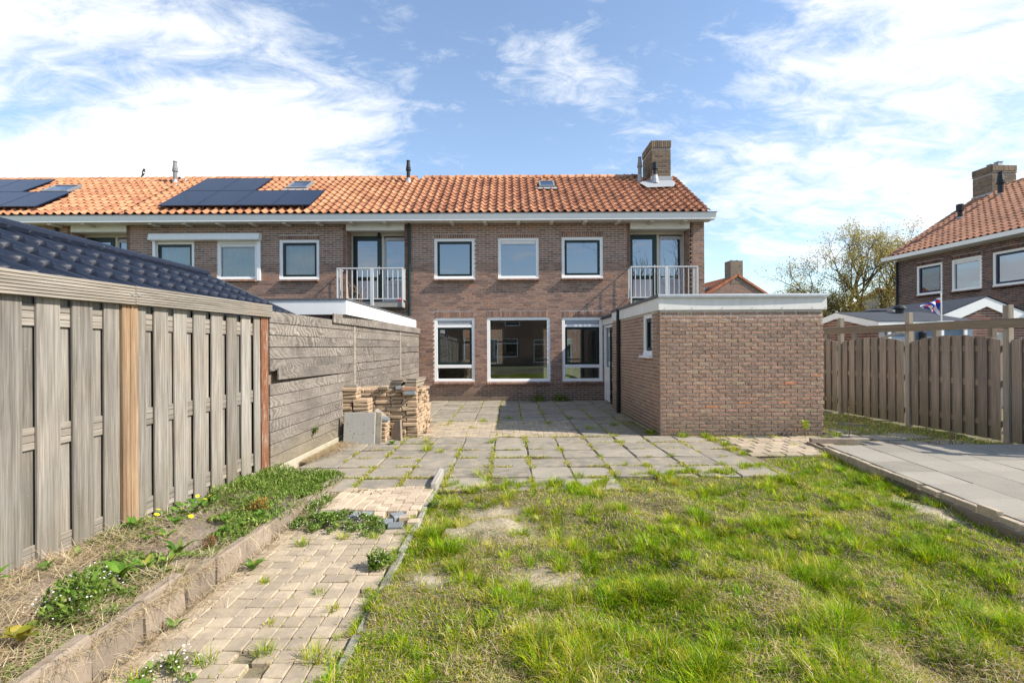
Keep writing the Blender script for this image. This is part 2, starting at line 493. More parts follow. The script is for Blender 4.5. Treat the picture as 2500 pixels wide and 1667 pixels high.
class MB:
    def __init__(s, T=None):
        s.v = []; s.f = []; s.m = []; s.T = T

    def add(s, vs, fs, mi=0):
        k = len(s.v)
        if s.T is not None:
            vs = [s.T @ Vector(v) for v in vs]
        s.v += [tuple(v) for v in vs]
        s.f += [tuple(i + k for i in f) for f in fs]
        s.m += [mi] * len(fs)

    def box(s, x0, x1, y0, y1, z0, z1, mi=0):
        s.add([(x0, y0, z0), (x1, y0, z0), (x1, y1, z0), (x0, y1, z0), (x0, y0, z1), (x1, y0, z1), (x1, y1, z1), (x0, y1, z1)],
              [(0, 3, 2, 1), (4, 5, 6, 7), (0, 1, 5, 4), (1, 2, 6, 5), (2, 3, 7, 6), (3, 0, 4, 7)], mi)

    def cbox(s, x0, x1, y0, y1, z0, z1, c=0.004, mi=0, jit=0.0, M=None, rg=random):
        """box with chamfered edges"""
        vs = []
        ids = {}
        xs, ys, zs = (x0, x1), (y0, y1), (z0, z1)
        for i in (0, 1):
            for j in (0, 1):
                for k in (0, 1):
                    sx, sy, sz = 1 - 2 * i, 1 - 2 * j, 1 - 2 * k
                    jx, jy, jz = (rg.uniform(-jit, jit) for _ in range(3))
                    X, Y, Z = xs[i] + jx, ys[j] + jy, zs[k] + jz
                    for a, p in ((0, (X, Y + sy * c, Z + sz * c)), (1, (X + sx * c, Y, Z + sz * c)), (2, (X + sx * c, Y + sy * c, Z))):
                        ids[i, j, k, a] = len(vs)
                        vs.append(p)
        fs = []
        I = ids
        for i in (0, 1):
            q = [I[i, 0, 0, 0], I[i, 1, 0, 0], I[i, 1, 1, 0], I[i, 0, 1, 0]]
            fs.append(q if i else q[::-1])
            q = [I[0, i, 0, 1], I[1, i, 0, 1], I[1, i, 1, 1], I[0, i, 1, 1]]
            fs.append(q[::-1] if i else q)
            q = [I[0, 0, i, 2], I[1, 0, i, 2], I[1, 1, i, 2], I[0, 1, i, 2]]
            fs.append(q if i else q[::-1])
        for a in (0, 1):
            for b in (0, 1):
                for (A, B, axis) in ((0, 1, 2), (1, 2, 0), (0, 2, 1)):
                    def key(t, n):
                        kk = [0, 0, 0]
                        oth = [x for x in (0, 1, 2) if x != axis]
                        kk[oth[0]], kk[oth[1]], kk[axis] = a, b, t
                        return I[kk[0], kk[1], kk[2], n]
                    oth = [x for x in (0, 1, 2) if x != axis]
                    fs.append([key(0, oth[0]), key(1, oth[0]), key(1, oth[1]), key(0, oth[1])])
        for i in (0, 1):
            for j in (0, 1):
                for k in (0, 1):
                    fs.append([I[i, j, k, 0], I[i, j, k, 1], I[i, j, k, 2]])
        if M is not None:
            vs = [M @ Vector(v) for v in vs]
        s.add(vs, [tuple(f) for f in fs], mi)

    def tube(s, pts, rs, n=8, mi=0, cap=True):
        k0 = None
        vs = []
        N = len(pts)
        if not hasattr(rs, '__len__'): rs = [rs] * N
        for i, p in enumerate(pts):
            p = Vector(p)
            a = Vector(pts[max(i - 1, 0)]); b = Vector(pts[min(i + 1, N - 1)])
            d = (b - a).normalized()
            u = d.cross(Vector((0.13, 0.99, 0.05)) if abs(d.y) < 0.9 else Vector((1, 0, 0.1))).normalized()
            v = d.cross(u)
            for j in range(n):
                t = 2 * math.pi * j / n
                vs.append(p + (u * math.cos(t) + v * math.sin(t)) * rs[i])
        fs = []
        for i in range(N - 1):
            for j in range(n):
                fs.append((i * n + j, i * n + (j + 1) % n, (i + 1) * n + (j + 1) % n, (i + 1) * n + j))
        if cap:
            fs.append(tuple(range(n))[::-1])
            fs.append(tuple((N - 1) * n + j for j in range(n)))
        s.add(vs, fs, mi)

    def lathe(s, x, y, prof, n=14, mi=0):
        vs = []; fs = []
        for r, z in prof:
            for j in range(n):
                t = 2 * math.pi * j / n
                vs.append((x + r * math.cos(t), y + r * math.sin(t), z))
        for i in range(len(prof) - 1):
            for j in range(n):
                fs.append((i * n + j, i * n + (j + 1) % n, (i + 1) * n + (j + 1) % n, (i + 1) * n + j))
        fs.append(tuple((len(prof) - 1) * n + j for j in range(n)))
        s.add(vs, fs, mi)

    def prism(s, poly, axis, a, b, mi=0):
        """extrude a 2-D polygon along axis ('x','y','z') from a to b"""
        def P(u, v, t):
            return {'x': (t, u, v), 'y': (u, t, v), 'z': (u, v, t)}[axis]
        n = len(poly)
        vs = [P(u, v, a) for u, v in poly] + [P(u, v, b) for u, v in poly]
        fs = [tuple(range(n)), tuple(range(n, 2 * n))[::-1]]
        fs += [(i, i + n, (i + 1) % n + n, (i + 1) % n) for i in range(n)]
        s.add(vs, fs, mi)

    def mesh(s, name, mats, org=Vector((0, 0, 0)), smooth=False):
        me = bpy.data.meshes.new(name)
        me.from_pydata([(v[0] - org.x, v[1] - org.y, v[2] - org.z) for v in s.v], [], s.f)
        if not isinstance(mats, (list, tuple)): mats = [mats]
        for m in mats: me.materials.append(MATS[m])
        if len(mats) > 1:
            me.polygons.foreach_set('material_index', s.m)
        if smooth:
            me.polygons.foreach_set('use_smooth', [True] * len(s.f))
        me.update()
        return me

    def build(s, name, mats, parent=None, kind=None, smooth=False, label=None):
        org = ORG[parent.name] if parent else Vector((0, 0, 0))
        o = link(name, s.mesh(name, mats, org, smooth), parent)
        if kind: o['kind'] = kind
        if label: o['label'] = label
        return o

    def build_at(s, name, mats, loc, label, cat, group=None, kind=None, smooth=False):
        """a top-level one-mesh thing with its origin at loc"""
        o = link(name, s.mesh(name, mats, Vector(loc), smooth), None, loc)
        return setp(o, label, cat, group, kind)


def frame(origin, theta=0.0):
    return Matrix.Translation(Vector(origin)) @ Matrix.Rotation(theta, 4, 'Z')


RNG = np.random.default_rng(11)
LAT = RNG.random((8, 256, 256))


def vn(x, y, sc, s=0):
    """vectorised value noise, 0..1"""
    L = LAT[s % 8]
    x = np.asarray(x, float) * sc + 101.3; y = np.asarray(y, float) * sc + 57.7
    i = np.floor(x).astype(int); j = np.floor(y).astype(int)
    u = x - i; v = y - j
    u = u * u * (3 - 2 * u); v = v * v * (3 - 2 * v)
    i &= 255; j &= 255; i1 = (i + 1) & 255; j1 = (j + 1) & 255
    return (L[i, j] * (1 - u) + L[i1, j] * u) * (1 - v) + (L[i, j1] * (1 - u) + L[i1, j1] * u) * v


def np_mesh(name, V, F, col, mat):
    me = bpy.data.meshes.new(name)
    n, k = len(V), len(F)
    me.vertices.add(n); me.vertices.foreach_set('co', np.ascontiguousarray(V, np.float32).ravel())
    me.loops.add(k * 3); me.loops.foreach_set('vertex_index', np.ascontiguousarray(F, np.int32).ravel())
    me.polygons.add(k); me.polygons.foreach_set('loop_start', np.arange(0, k * 3, 3, dtype=np.int32))
    if col is not None:
        a = me.color_attributes.new('col', 'FLOAT_COLOR', 'POINT')
        c = np.ones((n, 4), np.float32); c[:, :3] = col
        a.data.foreach_set('color', c.ravel())
    me.materials.append(MATS[mat])
    me.update(calc_edges=True)
    me.validate()
    return me


def blades(P, az, L, th0, th1, wd, col):
    """grass blades: P (n,3) roots, az heading, L length, th0/th1 lean from the vertical at root / tip, wd width"""
    n = len(P)
    d = np.stack([np.cos(az), np.sin(az), np.zeros(n)], 1)
    s = np.stack([-np.sin(az), np.cos(az), np.zeros(n)], 1) * (wd[:, None] / 2)
    up = np.array([0, 0, 1.0])
    h = (L / 2)[:, None]
    p1 = P + h * (d * np.sin(th0)[:, None] + up * np.cos(th0)[:, None])
    p2 = p1 + h * (d * np.sin(th1)[:, None] + up * np.cos(th1)[:, None])
    V = np.stack([P - s, P + s, p1 - s * 0.8, p1 + s * 0.8, p2], 1).reshape(-1, 3)
    b = np.arange(n)[:, None] * 5
    F = (b[:, :, None] + np.array([[0, 1, 3], [0, 3, 2], [2, 3, 4]])[None]).reshape(-1, 3)
    return V, F, np.repeat(col, 5, 0)


class Cloud:
    """collects blades / leaves and joins them into one mesh"""
    def __init__(s): s.V = []; s.F = []; s.C = []; s.k = 0

    def put(s, V, F, C):
        s.V.append(V); s.F.append(F + s.k); s.C.append(C); s.k += len(V)

    def mesh(s, name, mat, org=(0, 0, 0)):
        return np_mesh(name, np.concatenate(s.V) - np.array(org), np.concatenate(s.F), np.concatenate(s.C), mat)


# ------------------------------------------------------------------ bricks and walls
def cut(span, holes):
    """span minus a list of (a,b) intervals"""
    out = [span]
    for a, b in holes:
        nx = []
        for p, q in out:
            if b <= p or a >= q: nx.append((p, q)); continue
            if a > p: nx.append((p, a))
            if b < q: nx.append((b, q))
        out = nx
    return out


def brick_geo(mb, u0, u1, v0, v1, d, rough, rg):
    """one brick; outward is local -y, back edge sits 8 mm inside the mortar face"""
    j = 0.0022 if rough < 2 else 0.004
    if rough < 2:
        a = [(u0, -d), (u1, -d)]
        t1, t2 = rg.uniform(-j, j), rg.uniform(-j, j)
        vs = [(u0, -d + t1, v0 + rg.uniform(0, j)), (u1, -d - t1, v0 + rg.uniform(0, j)), (u1, -d - t1 + t2, v1 - rg.uniform(0, j)), (u0, -d + t1 + t2, v1 - rg.uniform(0, j)),
              (u0, 0.008, v0), (u1, 0.008, v0), (u1, 0.008, v1), (u0, 0.008, v1)]
        mb.add(vs, [(0, 1, 2, 3), (0, 4, 5, 1), (1, 5, 6, 2), (2, 6, 7, 3), (3, 7, 4, 0)])
        return
    c = 0.006
    L = u1 - u0
    us = [u0, u0 + c] + [u0 + L * k / 5 for k in range(1, 5)] + [u1 - c, u1] if L > 0.1 else [u0, u0 + c, (u0 + u1) / 2, u1 - c, u1]
    zs = [v0, v0 + c, (v0 + v1) / 2, v1 - c, v1]
    nu, nz = len(us), len(zs)
    vs = []
    tilt = rg.uniform(-0.004, 0.004)
    for a, z in enumerate(zs):
        for b, u in enumerate(us):
            edge = a in (0, nz - 1) or b in (0, nu - 1)
            y = -d + (c * 0.9 if edge else 0) + rg.uniform(-j, j) * 0.8 + tilt * ((u - u0) / L - 0.5)
            vs.append((u + (rg.uniform(-j, j) if edge else 0), y, z + rg.uniform(-j, j) * (0.9 if edge else 0.4)))
    fs = [(a * nu + b, a * nu + b + 1, (a + 1) * nu + b + 1, (a + 1) * nu + b) for a in range(nz - 1) for b in range(nu - 1)]
    rim = [b for b in range(nu)] + [a * nu + nu - 1 for a in range(1, nz)] + [(nz - 1) * nu + b for b in range(nu - 2, -1, -1)] + [a * nu for a in range(nz - 2, 0, -1)]
    k = len(vs)
    for i in rim:
        vs.append((vs[i][0], 0.008, vs[i][2]))
    m = len(rim)
    fs += [(rim[i], k + i, k + (i + 1) % m, rim[(i + 1) % m]) for i in range(m)]
    mb.add(vs, fs)


def brickwork(parent, origin, theta, u0, u1, v0, v1, holes, mat, nind=0, pick=None, rough=0, ch=0.063, bl=0.2245, jt=0.0135,
              depth=lambda v: 0.006, soldiers=(), span=None, seed=1):
    """courses of separate bricks on a wall face; the nind bricks that pick() ranks first are objects, the rest one stuff mesh"""
    rg = random.Random(seed)
    T = frame(origin, theta)
    rest = MB(T)
    var = []
    whole = []
    hb = ch - jt
    nc = int((v1 - v0) / ch + 0.001)
    for c in range(nc):
        a = v0 + c * ch + jt / 2
        b = a + hb
        hs = [(h[0] - 0.001, h[1] + 0.001) for h in list(holes) + [s[:4] for s in soldiers] if h[2] < b - 0.012 and h[3] > a + 0.012]
        base = [(u0, u1)] if span is None else span(a, b)
        off = (0.5 if c % 2 else 0.0) * bl
        for p, q in [iv for bs in base for iv in cut(bs, hs)]:
            k = math.floor((p - u0 - off) / bl) - 1
            while True:
                s = u0 + off + k * bl
                k += 1
                if s > q: break
                x0, x1 = max(s, p), min(s + bl - jt, q)
                if x1 - x0 < 0.03: continue
                dj = depth((a + b) / 2) + rg.uniform(-0.0015, 0.0015)
                if nind and x1 - x0 > bl - jt - 0.003:
                    whole.append(((x0 + x1) / 2, (a + b) / 2, dj))
                else:
                    brick_geo(rest, x0, x1, a, b, dj, rough, rg)
    for (p, q, a, b) in soldiers:
        n = max(1, round((q - p) / 0.064))
        wd = (q - p) / n
        for i in range(n):
            brick_geo(rest, p + i * wd + 0.005, p + (i + 1) * wd - 0.005, a + 0.003, b - 0.006, depth((a + b) / 2) + 0.003 + rg.uniform(-.002, .002), min(rough, 1), rg)
    if nind:
        whole.sort(key=(lambda t: pick(t[0], t[1])) if pick else (lambda t: t[0]))
        lim = nind - (1 if len(whole) > nind or rest.f else 0)
        meshes = []
        for i in range(10):
            mb = MB()
            brick_geo(mb, -(bl - jt) / 2, (bl - jt) / 2, -hb / 2, hb / 2, 0, rough, rg)
            for k, vv in enumerate(mb.v):   # depth is given by the object's place, so let the body reach back into the wall
                if vv[1] > 0.007: mb.v[k] = (vv[0], 0.025, vv[2])
            meshes.append(mb.mesh('brick', mat))
        for (u, v, dj) in whole[:lim]:
            link('brick', rg.choice(meshes), parent, T @ Vector((u, -dj, v)), (0, 0, theta))
        for (u, v, dj) in whole[lim:]:
            brick_geo(rest, u - (bl - jt) / 2, u + (bl - jt) / 2, v - hb / 2, v + hb / 2, dj, rough, rg)
    if rest.f:
        rest.build('brick', mat, parent, kind='stuff')


def wall_core(mb, u0, u1, v0, v1, holes, t):
    """a wall slab of thickness t (front at y=0) with rectangular holes and their reveals"""
    us = sorted({u0, u1} | {x for h in holes for x in h[:2] if u0 < x < u1})
    vs = sorted({v0, v1} | {x for h in holes for x in h[2:4] if v0 < x < v1})
    for a, b in zip(us, us[1:]):
        for c, d_ in zip(vs, vs[1:]):
            if any(h[0] < (a + b) / 2 < h[1] and h[2] < (c + d_) / 2 < h[3] for h in holes): continue
            mb.add([(a, 0, c), (b, 0, c), (b, 0, d_), (a, 0, d_)], [(0, 1, 2, 3)])
            mb.add([(a, t, c), (b, t, c), (b, t, d_), (a, t, d_)], [(3, 2, 1, 0)])
    for h in holes:
        a, b, c, d_ = h[:4]
        mb.add([(a, 0, c), (a, t, c), (a, t, d_), (a, 0, d_)], [(0, 1, 2, 3)])
        mb.add([(b, 0, c), (b, t, c), (b, t, d_), (b, 0, d_)], [(3, 2, 1, 0)])
        mb.add([(a, 0, c), (b, 0, c), (b, t, c), (a, t, c)], [(0, 1, 2, 3)])
        mb.add([(a, 0, d_), (b, 0, d_), (b, t, d_), (a, t, d_)], [(3, 2, 1, 0)])
    for q in ([(u0, 0, v0), (u0, t, v0), (u0, t, v1), (u0, 0, v1)], [(u1, 0, v0), (u1, t, v0), (u1, t, v1), (u1, 0, v1)],
              [(u0, 0, v1), (u1, 0, v1), (u1, t, v1), (u0, t, v1)]):
        mb.add(q, [(0, 1, 2, 3)])


def ring(mb, u0, u1, v0, v1, y0, y1, b, bt=None, bb=None, c=0.004):
    """rectangular frame of bars"""
    bt = b if bt is None else bt
    bb = b if bb is None else bb
    mb.cbox(u0, u0 + b, y0, y1, v0, v1, c)
    mb.cbox(u1 - b, u1, y0, y1, v0, v1, c)
    mb.cbox(u0 + b, u1 - b, y0 + 0.001, y1, v1 - bt, v1, c)
    mb.cbox(u0 + b, u1 - b, y0 + 0.001, y1, v0, v0 + bb, c)


def window(house, T, u0, u1, v0, v1, sash='green_paint', kind='plain', glassm='coated_glass', curtain=False, blind=False, paint='white_paint', sill=True, sillmat='facade_brick'):
    f = MB(T)
    b = 0.085
    ring(f, u0, u1, v0, v1, 0.012, 0.12, b, 0.08, 0.085)
    f.cbox(u0 - 0.004, u1 + 0.004, -0.012, 0.05, v0, v0 + 0.045, 0.004)
    a, c = v0 + 0.085, v1 - 0.08
    lo = hi = None
    if kind == 'vented':
        hi = c - 0.12
        f.cbox(u0 + b, u1 - b, 0.014, 0.11, hi - 0.075, hi, 0.004)
        lo = a + 0.31
        f.cbox(u0 + b, u1 - b, 0.014, 0.11, lo, lo + 0.09, 0.004)
    wn = f.build('window', paint, house)
    x0, x1 = u0 + b, u1 - b
    if kind == 'vented':
        g = MB(T)
        for k in range(3):
            g.cbox(x0 + 0.02, x1 - 0.02, 0.03 + 0.012 * (k % 2), 0.08, hi + 0.012 + 0.034 * k, hi + 0.044 + 0.034 * k, 0.005)
        g.build('vent_grille', 'zinc', wn)
        p = MB(T); p.box(x0 - 0.01, x1 + 0.01, 0.075, 0.083, a - 0.01, lo + 0.01); p.build('pane', glassm, wn)
        a, c = lo + 0.09, hi - 0.075
    if kind == 'ventstrip':
        g = MB(T)
        g.cbox(x0 + 0.005, x1 - 0.005, 0.03, 0.08, c - 0.045, c - 0.004, 0.006)
        g.cbox(x0 + 0.005, x1 - 0.005, 0.02, 0.08, c - 0.088, c - 0.05, 0.006)
        g.build('vent_grille', 'white_paint', wn)
        c -= 0.09
    if sash:
        s = MB(T); ring(s, x0 + 0.004, x1 - 0.004, a + 0.004, c - 0.004, 0.04, 0.1, 0.062); s.build('sash', sash, wn)
        p = MB(T); p.box(x0 + 0.05, x1 - 0.05, 0.07, 0.078, a + 0.05, c - 0.05); p.build('pane', glassm, wn)
    else:
        p = MB(T); p.box(x0 - 0.01, x1 + 0.01, 0.07, 0.078, a - 0.01, c + 0.01); p.build('pane', glassm, wn)
    if curtain:
        cu = MB(T)
        n = 60
        vs = []
        for i in range(n + 1):
            u = x0 - 0.05 + (x1 - x0 + 0.1) * i / n
            y = 0.165 + 0.022 * math.sin(i * 1.15 + math.sin(i * 0.37) * 1.4) + 0.01 * math.sin(i * 2.7)
            vs += [(u, y, a - 0.1), (u, y, c + 0.1)]
        cu.add(vs, [(2 * i, 2 * i + 2, 2 * i + 3, 2 * i + 1) for i in range(n)])
        cu.build('curtain', 'curtain', wn, smooth=True)
    if blind:
        cu = MB(T); cu.box(x0, x1, 0.16, 0.165, a, c); cu.build('blind', 'curtain', wn)
    if sill:
        s = MB(T)
        n = max(3, round((u1 - u0) / 0.064))
        wd = (u1 - u0) / n
        rg = random.Random(int(u0 * 100))
        for i in range(n):
            y = -0.135 + rg.uniform(-0.006, 0.006)
            ua, ub = u0 + i * wd + 0.004, u0 + (i + 1) * wd - 0.004
            s.add([(ua, y, v0 - 0.058), (ub, y, v0 - 0.058), (ub, y, v0 - 0.018), (ua, y, v0 - 0.018), (ua, 0.02, v0 - 0.075), (ub, 0.02, v0 - 0.075), (ub, 0.02, v0 - 0.002), (ua, 0.02, v0 - 0.002)],
                  [(0, 1, 2, 3), (3, 2, 6, 7), (0, 4, 5, 1), (1, 5, 6, 2), (0, 3, 7, 4)])
        s.build('window_sill', sillmat, house)
    return wn


# ------------------------------------------------------------------ roof tiles
def tile_profile(k=11, w=0.235):
    pr = []
    for i in range(k):
        x = i / (k - 1) * 1.08
        if x < 0.58: h = -0.020 * math.sin(math.pi * x / 0.58)
        else: h = 0.046 * math.sin(math.pi * min((x - 0.58) / 0.5, 1.0))
        pr.append((x * w, h))
    return pr


def tile_geo(mb, w=0.235, L=0.335, t=0.017, dz=(0.055, 0.022), jit=0.0, rg=random, at=(0, 0)):
    pr = tile_profile(11, w)
    n = len(pr)
    j = rg.uniform(-jit, jit)
    x0, s0 = at
    vs = [(x0 + x, s0 + j, dz[0] + h) for x, h in pr] + [(x0 + x, s0 + L + j, dz[1] + h) for x, h in pr] + [(x0 + x, s0 + j + 0.004, dz[0] + h - t) for x, h in pr]
    fs = []
    for i in range(n - 1):
        fs.append((i, i + 1, n + i + 1, n + i))
        fs.append((2 * n + i, 2 * n + i + 1, i + 1, i))
    vs += [(x0 + pr[-1][0], s0 + L + j, dz[1] + pr[-1][1] - t)]
    fs.append((n - 1, 3 * n - 1, 3 * n, 2 * n - 1))
    mb.add(vs, fs)


def tiled_roof(parent, x0, cols, rows, T, mat, nind, skip=lambda u, s: False, pick=None, seed=3, w=0.235, e=0.29):
    """pantiles on a slope: T maps (u along eave, s up the slope, height) to the world"""
    rg = random.Random(seed)
    meshes = []
    for i in range(6):
        mb = MB(); tile_geo(mb, w, jit=0.004, rg=rg); meshes.append(mb.mesh('roof_tile', mat, smooth=False))
    cells = [(c, r) for r in range(rows) for c in range(cols) if not skip(x0 + (c + .5) * w, (r + .5) * e)]
    cells.sort(key=(lambda t: pick(x0 + (t[0] + .5) * w, (t[1] + .5) * e)) if pick else (lambda t: t[1]))
    rot = T.to_euler()
    rest = MB(T)
    for i, (c, r) in enumerate(cells):
        if i < nind - 1:
            p = T @ Vector((x0 + c * w, r * e, rg.uniform(0, 0.004)))
            link('roof_tile', rg.choice(meshes), parent, p, (rot.x + rg.uniform(-.008, .008), rot.y + rg.uniform(-.01, .01), rot.z + rg.uniform(-.008, .008)))
        else:
            tile_geo(rest, w, jit=0.004, rg=rg, at=(x0 + c * w, r * e))
    if rest.f: rest.build('roof_tile', mat, parent, kind='stuff')


def ridge_tiles(parent, x0, x1, T, mat, nind=300, L=0.27):
    """half-round ridge tiles: T maps (along ridge, across, up) to the world"""
    rg = random.Random(5)
    n = int((x1 - x0) / L)
    mb = MB()
    k = 9
    vs = []
    for x, r in ((0, 0.105), (0.045, 0.118), (0.05, 0.10), (L + 0.02, 0.092)):
        for j in range(k):
            t = math.pi * (j / (k - 1)) * 1.1 - 0.05 * math.pi
            vs.append((x, r * math.cos(t), r * math.sin(t)))
    fs = [(i * k + j, i * k + j + 1, (i + 1) * k + j + 1, (i + 1) * k + j) for i in range(3) for j in range(k - 1)]
    mb.add(vs, fs)
    me = mb.mesh('ridge_tile', mat, smooth=True)
    rot = T.to_euler()
    for i in range(n):
        link('ridge_tile', me, parent, T @ Vector((x0 + i * L, 0, rg.uniform(-.006, .006))), (rot.x, rot.y + rg.uniform(-.01, .01), rot.z))


def flue(parent, x, y, z0, z1, mat='flue_grey', r=0.06, cap='cone'):
    f = MB()
    h = z1 - z0
    if cap == 'cone':
        pr = [(r, z0 - 0.25), (r, z0 + h * 0.48), (r * 1.45, z0 + h * 0.50), (r * 1.45, z0 + h * 0.57), (r * 1.2, z0 + h * 0.585), (r * 1.3, z0 + h * 0.62), (r * 0.85, z0 + h * 0.93), (r * 0.85, z0 + h * 0.955), (r * 1.05, z0 + h * 0.96), (r * 1.0, z1)]
    else:
        pr = [(r * 0.8, z0 - 0.25), (r * 0.8, z0 + h * 0.52), (r * 1.25, z0 + h * 0.55), (r * 1.25, z0 + h * 0.97), (r * 1.1, z1)]
    f.lathe(x, y, pr, 14)
    o = f.build('flue_pipe', mat, parent)
    g = MB()
    g.lathe(x, y, [(min(r * 2.2, .13), z0 - 0.20), (r * 1.5, z0 - 0.06), (r * 1.15, z0 + 0.03), (r * 1.06, z0 + 0.08)], 12)
    g.build('lead_flashing', 'lead', o)
    return o

# ------------------------------------------------------------------ setting: ground sheets
def gz(x, y):
    """lawn height"""
    x = np.asarray(x, float); y = np.asarray(y, float)
    z = 0.10 * (vn(x, y, 1.1, 0) - 0.5) + 0.12 * (vn(x, y, 2.8, 1) - 0.5) + 0.055 * (vn(x, y, 7, 2) - 0.5)
    k = np.clip((5.6 - y) / 1.2, 0, 1) * 0.8 + 0.2
    return z * k - 0.02 - 0.012 * (1 - k)


def bedz(x, y):
    """raised bed height: higher along the fence and towards the camera"""
    x = np.asarray(x, float); y = np.asarray(y, float)
    t = np.clip((-1.97 - x) / 0.9, 0, 1.3)
    fence = np.clip(0.05 + (5.7 - y) * 0.075, 0.03, 0.34)
    kerb = np.clip(0.03 + (5.6 - y) * 0.042, 0.02, 0.17)
    return kerb + (fence - kerb) * t + 0.05 * (vn(x, y, 3.0, 3) - 0.5) + 0.03 * (vn(x, y, 9, 4) - 0.5)


def sheet(name, x0, x1, y0, y1, res, zf, mat, label, tint=None):
    nx, ny = int((x1 - x0) / res) + 1, int((y1 - y0) / res) + 1
    X, Y = np.meshgrid(np.linspace(x0, x1, nx), np.linspace(y0, y1, ny))
    Z = zf(X, Y)
    V = np.stack([X, Y, Z], -1).reshape(-1, 3)
    i = (np.arange(ny - 1)[:, None] * nx + np.arange(nx - 1)[None]).ravel()
    F = np.concatenate([np.stack([i, i + 1, i + nx + 1], 1), np.stack([i, i + nx + 1, i + nx], 1)])
    me = np_mesh(name, V, F, None if tint is None else np.repeat(tint(V[:, 0], V[:, 1])[:, None], 3, 1), mat)
    me.polygons.foreach_set('use_smooth', [True] * len(F))
    o = link(name, me)
    return setp(o, label, 'ground', None, 'structure')


mb = MB()
mb.add([(-600, -600, -0.16), (600, -600, -0.16), (600, 900, -0.16), (-600, 900, -0.16)], [(0, 1, 2, 3)])
setp(mb.build('ground', 'ground'), 'flat earth running out to the horizon beyond the gardens', 'ground', None, 'structure')
BARE = [(-0.12, 4.25, 0.34, 0.26), (-0.15, 4.75, 0.30, 0.16), (0.25, 3.35, 0.22, 0.12), (-0.55, 3.25, 0.2, 0.10), (3.98, 4.7, 0.18, 0.5), (-0.45, 4.1, .15, .2)]


def bare(x, y):
    """worn sandy spots in the lawn"""
    b = np.zeros_like(x)
    for cx, cy, rx_, ry_ in BARE:
        b = np.maximum(b, np.exp(-(((x - cx) / rx_) ** 2 + ((y - cy) / ry_) ** 2)))
    return b * (0.7 + 0.6 * vn(x, y, 6, 7))


sheet('lawn_soil', -0.80, 7.5, -4.0, 7.2, 0.04, gz, 'lawn_soil', 'bumpy sandy soil under the patchy lawn', lambda x, y: np.clip(bare(x, y) * 1.1, 0, .9))
sheet('bed_soil', -3.05, -1.99, -2.0, 5.72, 0.04, bedz, 'bed_soil', 'raised sloping soil bed along the grey board fence')
PATH = sheet('garden_path', -1.96, -0.80, -2.0, 5.33, 0.06, lambda x, y: -0.022 + 0.02 * (vn(x, y, 5, 5) - 0.5), 'joint_sand', 'sand under the small square pavers of the garden path')
PATIO = sheet('patio', -3.0, 3.45, 5.30, 14.12, 0.10, lambda x, y: -0.018 + 0.014 * (vn(x, y, 6, 6) - 0.5) - 0.06 * np.clip((6.0 - y) / 0.5, 0, 1) * (x > 1.1), 'joint_sand', 'sand and moss showing in the joints of the patio')
SIDE = sheet('side_path', 3.40, 16.0, 6.9, 30.0, 0.12, lambda x, y: -0.03 + 0.05 * (vn(x, y, 2.5, 7) - 0.5), 'side_soil', 'rough soil strip between the brick extension and the brown fence')


# ------------------------------------------------------------------ terraced houses
FY = 14.1
EAVE = (13.70, 5.265)
ALPHA = math.atan2(7.28 - 5.265, 16.7 - 13.70)
TR = Matrix(((1, 0, 0, 0), (0, math.cos(ALPHA), -math.sin(ALPHA), EAVE[0]), (0, math.sin(ALPHA), math.cos(ALPHA), EAVE[1]), (0, 0, 0, 1)))
TF = frame((0, FY, 0))
BACK = 19.5


def roof_pt(x, s, h=0.0):
    return TR @ Vector((x, s, h))


